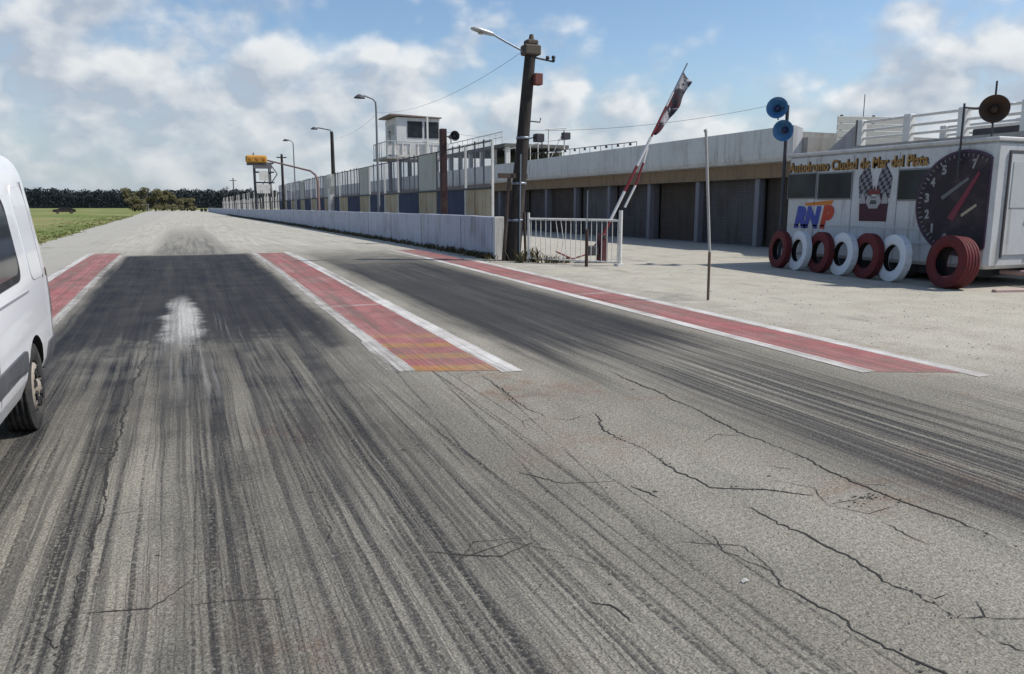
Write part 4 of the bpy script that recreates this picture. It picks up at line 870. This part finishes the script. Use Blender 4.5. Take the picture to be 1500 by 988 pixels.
# rear glass, windscreen, lights, bumper
def endpanel(name, zlist, tb, frac, mat, sgn, off=.008):
    vs = []
    for z in zlist:
        h = (hw(z)-.16)*frac
        for k in range(9): u = -1+k/4; vs.append((h*u, ip(tb, z)+sgn*off - sgn*(.0 if sgn > 0 else .10*u*u*u*u), z+.004))
    m = MB(); m.add(vs, [(i*9+k, i*9+k+1, i*9+9+k+1, i*9+9+k) for i in range(len(zlist)-1) for k in range(8)], True); return m.build(name, mat, van)
def noseband(name, idx, z0, z1, mat, off, trim=0):
    tv = []; N_ = 10; ids = list(range(idx[0]+trim, idx[1]-trim+1)); n_ = len(ids)
    for j in range(N_+1):
        z = z0+(z1-z0)*j/N_; rg_ = ring(z); cy_ = ip(yf, z)+.42
        for i in ids: p = Vector((rg_[i][0], rg_[i][1], 0)); q = Vector((max(-.4, min(.4, p.x)), cy_, 0)); nr = (p-q).normalized()*off; tv.append((p.x+nr.x, p.y+nr.y, z))
    m = MB(); m.add(tv, [(j*n_+i, j*n_+i+1, j*n_+n_+i+1, j*n_+n_+i) for j in range(N_) for i in range(n_-1)], True); return m.build(name, mat, van)
noseband('front_bumper', (18, 35), .30, .46, m_mould, .012)
endpanel('rear_window', [1.1+.05*i for i in range(10)], yr, 1, m_vg, 1); endpanel('windscreen', [1.12+.05*i for i in range(10)], yf, .98, m_vg, -1, .03)
endpanel('rear_bumper', [.30+.04*i for i in range(6)], yr, 1.1, m_mould, 1, .02); endpanel('front_grille', [.56+.03*i for i in range(5)], yf, .55, m_blk, -1, .035)
for s in (1, -1):
    noseband('headlight', (27, 35) if s > 0 else (18, 26), .60, .80, paint('lamp_glass', (.30, .32, .35), .12, .1, spec=.7), .010, 1)
    m = MB(); m.box(s*.86-.09, s*.86+.09, -2.02, -1.90, 1.02, 1.18, .03); m.build('mirror', m_blk, van)
m_rub = paint('dusty_tyre', (.028, .028, .028), .9, .55, (.13, .115, .095), 7., bump=.3); m_hub = paint('dirty_hubcap', (.33, .29, .24), .6, .7, (.15, .11, .075), 6.)
tym = tyre_mesh(.30, .18, m_rub); hub = MB()
hub.lathe([(0, .05), (.03, .05), (.05, .035), (.09, .03), (.135, .038), (.165, .02), (.172, .0), (.15, -.03)], 36, Matrix.Rotation(R(90), 4, 'Y')); hme = hub.mesh('hubcap', m_hub)
slot = MB()
for k in range(9):
    a = 2*math.pi*k/9; d = .12; ra_, rb_ = .082, .142
    q = [(ra_, -d*1.5), (rb_, -d*1.6), (rb_, d*1.6), (ra_, d*1.5)]; pts = [(r_*math.cos(a+w_), r_*math.sin(a+w_)) for r_, w_ in q]
    slot.add([(.047, p, q_) for p, q_ in pts] + [(.02, p, q_) for p, q_ in pts], [(0, 1, 2, 3), (0, 1, 5, 4), (1, 2, 6, 5), (2, 3, 7, 6), (3, 0, 4, 7)])
sme = slot.mesh('hub_slots', m_blk)
for yy in (0., -2.62):
    for s in (1, -1):
        wl = bpy.data.objects.new('wheel', tym); C.objects.link(wl); wl.parent = van; wl.location = (s*.735, yy, .298)
        if s < 0: wl.rotation_euler = (0, 0, math.pi)
        h_ = link('hubcap', hme, wl, (.055, 0, 0)); link('hub_slots', sme, wl, (.055, 0, 0))

# ---------------------------------------------------------------- far things: cars, trees, forest
def small_car(label, loc, rz, mat, h=1.4, L=4.1, boxy=False):
    o = thing('parked_car', label, 'car', loc); o.rotation_euler = (0, 0, rz)
    prof = [(-L/2, .35), (-L/2, .8), (-L*.28, .92), (-L*.12, h), (L*.25, h), (L*.42, .95), (L/2, .85), (L/2, .35)] if not boxy else [(-L/2, .4), (-L/2, 1.0), (-L*.42, 1.3), (-L*.36, h), (L/2, h), (L/2, .4)]
    m = MB(); m.prism(prof, -.8, .8, 1); m.build('body', mat, o)
    m = MB(); m.box(-L*.15, L*.30, -.815, .815, .95, h-.12); m.build('windows', m_glass, o)
    for xx in (-L*.3, L*.3):
        for s in (-.72, .72): m = MB(); m.lathe([(.1, -.09), (.3, -.09), (.31, 0), (.3, .09), (.1, .09)], 14, Matrix.Translation((xx, s, .31)) @ Matrix.Rotation(R(90), 4, 'X'), True); m.build('wheel', m_blk, o)
small_car('far dark car standing on the grass before the trees', (-21.5, 178, gz(170)), R(8), paint('car_dark', (.025, .017, .017), .4, .3), 1.25, 4.0)
small_car('tiny pale blue truck at the foot of the roadside trees', (-10.6, 262, gz(250)), R(70), paint('car_pale', (.40, .46, .58), .4, .2), 2.3, 5.0, True)
for i in range(2):
    m = MB()
    for k in range(4): m.lathe([(.22, -.09), (.36, -.11), (.40, -.05), (.40, .05), (.36, .11), (.22, .09)], 16, Matrix.Translation((0, 0, .11+k*.215)), True)
    o = tag(m.build('tyre_stack', m_blk), ('stack of black tyres touching the far end of the wall', 'stack of black tyres out in the lane beside another stack')[i], 'tyres', 'tyre stacks at the end of the wall'); o.location = (6.4-i*.95, 238+i*1.5, gz(240))
def leaf_mat(name, a, b_):
    m, t, bb = newmat(name); oi = t.n('NewGeometry'); rn = S(t.t, oi.outputs['Random Per Island']); x, y, z = t.pos()
    c = t.mix((rn*.7 + t.noise(t.vec(x, y, z), .35, 3)*.4).cl(), a, b_); setb(t, bb, c, .7, 0., None, .2); return m
def leaves(rnd, n, cs, s):
    """leaf quads inside ellipsoid clumps"""
    V = np.zeros((n*4, 3)); F = []
    for i in range(n):
        (cx_, cy_, cz_, rx, ry, rz_) = rnd.choice(cs); u = Vector((rnd.gauss(0, 1), rnd.gauss(0, 1), rnd.gauss(0, 1))).normalized()*rnd.random()**.4
        c = Vector((cx_+u.x*rx, cy_+u.y*ry, cz_+u.z*rz_)); a = Vector((rnd.gauss(0, 1), rnd.gauss(0, 1), rnd.gauss(0, .6))).normalized(); b_ = a.orthogonal().normalized(); q = s*rnd.uniform(.6, 1.4)
        for k, (e_, g) in enumerate(((-1, 0), (0, -.5), (1, 0), (0, .5))): V[i*4+k] = c + a*e_*q + b_*g*q
        F.append((i*4, i*4+1, i*4+2, i*4+3))
    me = bpy.data.meshes.new('crown'); me.from_pydata(V.tolist(), [], F); return me
m_lf = leaf_mat('olive_leaves', (.045, .052, .022), (.14, .125, .062)); m_lf2 = leaf_mat('haze_blue_needles', (.022, .030, .036), (.028, .038, .042)); m_trunk = paint('bark', (.10, .085, .07), .9, .4)  # far needles are tinted slightly blue in place of distance haze
rt = random.Random(11)
for i, (xx, yy, h, wd, lab) in enumerate(((-12.6, 255, 7.2, 4.2, 'broad olive tree at the left of the roadside clump'), (-7.0, 258, 7.4, 4.0, 'rounded olive tree in the middle of the roadside clump'), (-2.6, 262, 6.6, 3.6, 'thin crowned olive tree at the right of the roadside clump'), (1.8, 268, 4.6, 2.8, 'low bushy tree beside the end of the wall'))):
    o = thing('roadside_tree', lab, 'tree', (xx, yy, gz(yy)), 'trees beside the track end')
    m = MB(); m.tube([(0, 0, -.2), (.1, 0, h*.3), (.3, .1, h*.6)], [.28, .2, .1], 7)
    cs = []
    for k in range(9):
        a = rt.uniform(0, 6.28); q = rt.uniform(.2, .75)*wd; cz_ = h*rt.uniform(.35, .88); cs.append((math.cos(a)*q, math.sin(a)*q*.8, cz_, wd*.34, wd*.34, h*.13)); m.tube([(.1, 0, h*.3), (math.cos(a)*q, math.sin(a)*q*.8, cz_)], [.09, .03], 5)
    cs += [(rt.uniform(-1, 1)*wd*.8, rt.uniform(-1, 1)*wd*.6, h*.18, wd*.4, wd*.4, h*.16) for _ in range(4)]
    m.build('trunk', m_trunk, o); me = leaves(rt, 2600, cs, .26); me.materials.append(m_lf); link('crown', me, o)
# far pine wood as one mass of foliage tufts
rg = np.random.default_rng(4); NQ = 130000
X_ = rg.uniform(-640, 860, NQ); Y_ = 800 + rg.uniform(-9, 9, NQ) + np.abs(X_)*.05
top = 16.4 + .8*np.sin(X_*.031) + .6*np.sin(X_*.11 + 1) + .7*np.sin(X_*.53) + rg.normal(0, .5, NQ)
Z_ = .2 + top*rg.random(NQ)**.8
da = rg.normal(size=(NQ, 3)); da /= np.linalg.norm(da, axis=1)[:, None]; db = np.cross(da, rg.normal(size=(NQ, 3))); db /= np.linalg.norm(db, axis=1)[:, None]
sz = rg.uniform(.45, 1.1, NQ)[:, None]; P_ = np.stack([X_, Y_, Z_], 1)
V = np.stack([P_ - da*sz, P_ - db*sz*.7, P_ + da*sz, P_ + db*sz*.7], 1).reshape(-1, 3).tolist(); F = np.arange(NQ*4).reshape(-1, 4).tolist()
b0 = len(V); bx_ = list(range(-640, 861, 3))
for xx in bx_:
    tz_ = 14.6 + .8*math.sin(xx*.031) + .6*math.sin(xx*.11+1) + .6*math.sin(xx*.53) + .5*mnoise.noise((xx*.4, 0, 0)); yy = 800 + abs(xx)*.05
    V += [(xx, yy-6, .1), (xx, yy-5+mnoise.noise((xx*.3, 5, 0)), tz_*.7), (xx, yy-2, tz_), (xx, yy+4, tz_), (xx, yy+6, .1)]
F += [(b0+i*5+k, b0+i*5+k+1, b0+i*5+6+k, b0+i*5+5+k) for i in range(len(bx_)-1) for k in range(4)]
me = bpy.data.meshes.new('forest'); me.from_pydata(V, [], F); me.materials.append(m_lf2)
tag(link('forest', me), 'far dark pine wood along the horizon', 'forest', kind='stuff')
# weeds: wall foot, pole base, grass edge
def blades(rnd, spots, hgt, mat, name, label, parent=None):
    V, F = [], []
    for xx, yy, s in spots:
        z = gz(yy)
        for k in range(rnd.randint(4, 8)):
            a = rnd.uniform(0, 6.28); l = hgt*s*rnd.uniform(.5, 1.2); o_ = Vector((xx+rnd.gauss(0, .06), yy+rnd.gauss(0, .06), z-.01)); d = Vector((math.cos(a), math.sin(a), 0)); sd_ = Vector((-d.y, d.x, 0))*(.012*s+.006)*(1+yy*.02); b0 = len(V)
            V += [o_-sd_, o_+sd_, o_+d*l*.35+Vector((0, 0, l*.7))+sd_*.7, o_+d*l*.35+Vector((0, 0, l*.7))-sd_*.7, o_+d*l*.8+Vector((0, 0, l))]; F += [(b0, b0+1, b0+2, b0+3), (b0+3, b0+2, b0+4)]
    me = bpy.data.meshes.new(name); me.from_pydata([tuple(v) for v in V], [], F); me.materials.append(mat); return tag(link(name, me, parent), label, 'weeds', kind='stuff')
m_weed = leaf_mat('dry_weeds', (.035, .04, .018), (.16, .13, .07)); m_gb = leaf_mat('grass_blades', (.10, .125, .035), (.26, .23, .10))
rw = random.Random(5)
blades(rw, [(WX-.05-abs(rw.gauss(0, .10)), WY0+rw.random()**1.6*120, rw.uniform(.4, 1.0)) for _ in range(900)], .20, m_weed, 'wall_weeds', 'dark dry weeds growing along the foot of the white wall')
blades(rw, [(7.75+rw.gauss(0, .35), 17.4+rw.gauss(0, .35), rw.uniform(.5, 1.3)) for _ in range(22)] + [(8.1+rw.uniform(0, .6), 17.0-rw.uniform(0, .5), rw.uniform(.3, .8)) for _ in range(14)], .28, m_weed, 'pole_weeds', 'brown weeds round the foot of the leaning pole')
sp = []
for _ in range(800):
    yy = 24 + rw.random()**1.8*110; sp.append((edge(yy)+.12-abs(rw.gauss(0, .5+yy*.02)), yy, rw.uniform(.5, 1.2)))
blades(rw, sp, .05, m_gb, 'verge_grass', 'short grass blades along the left edge of the track')
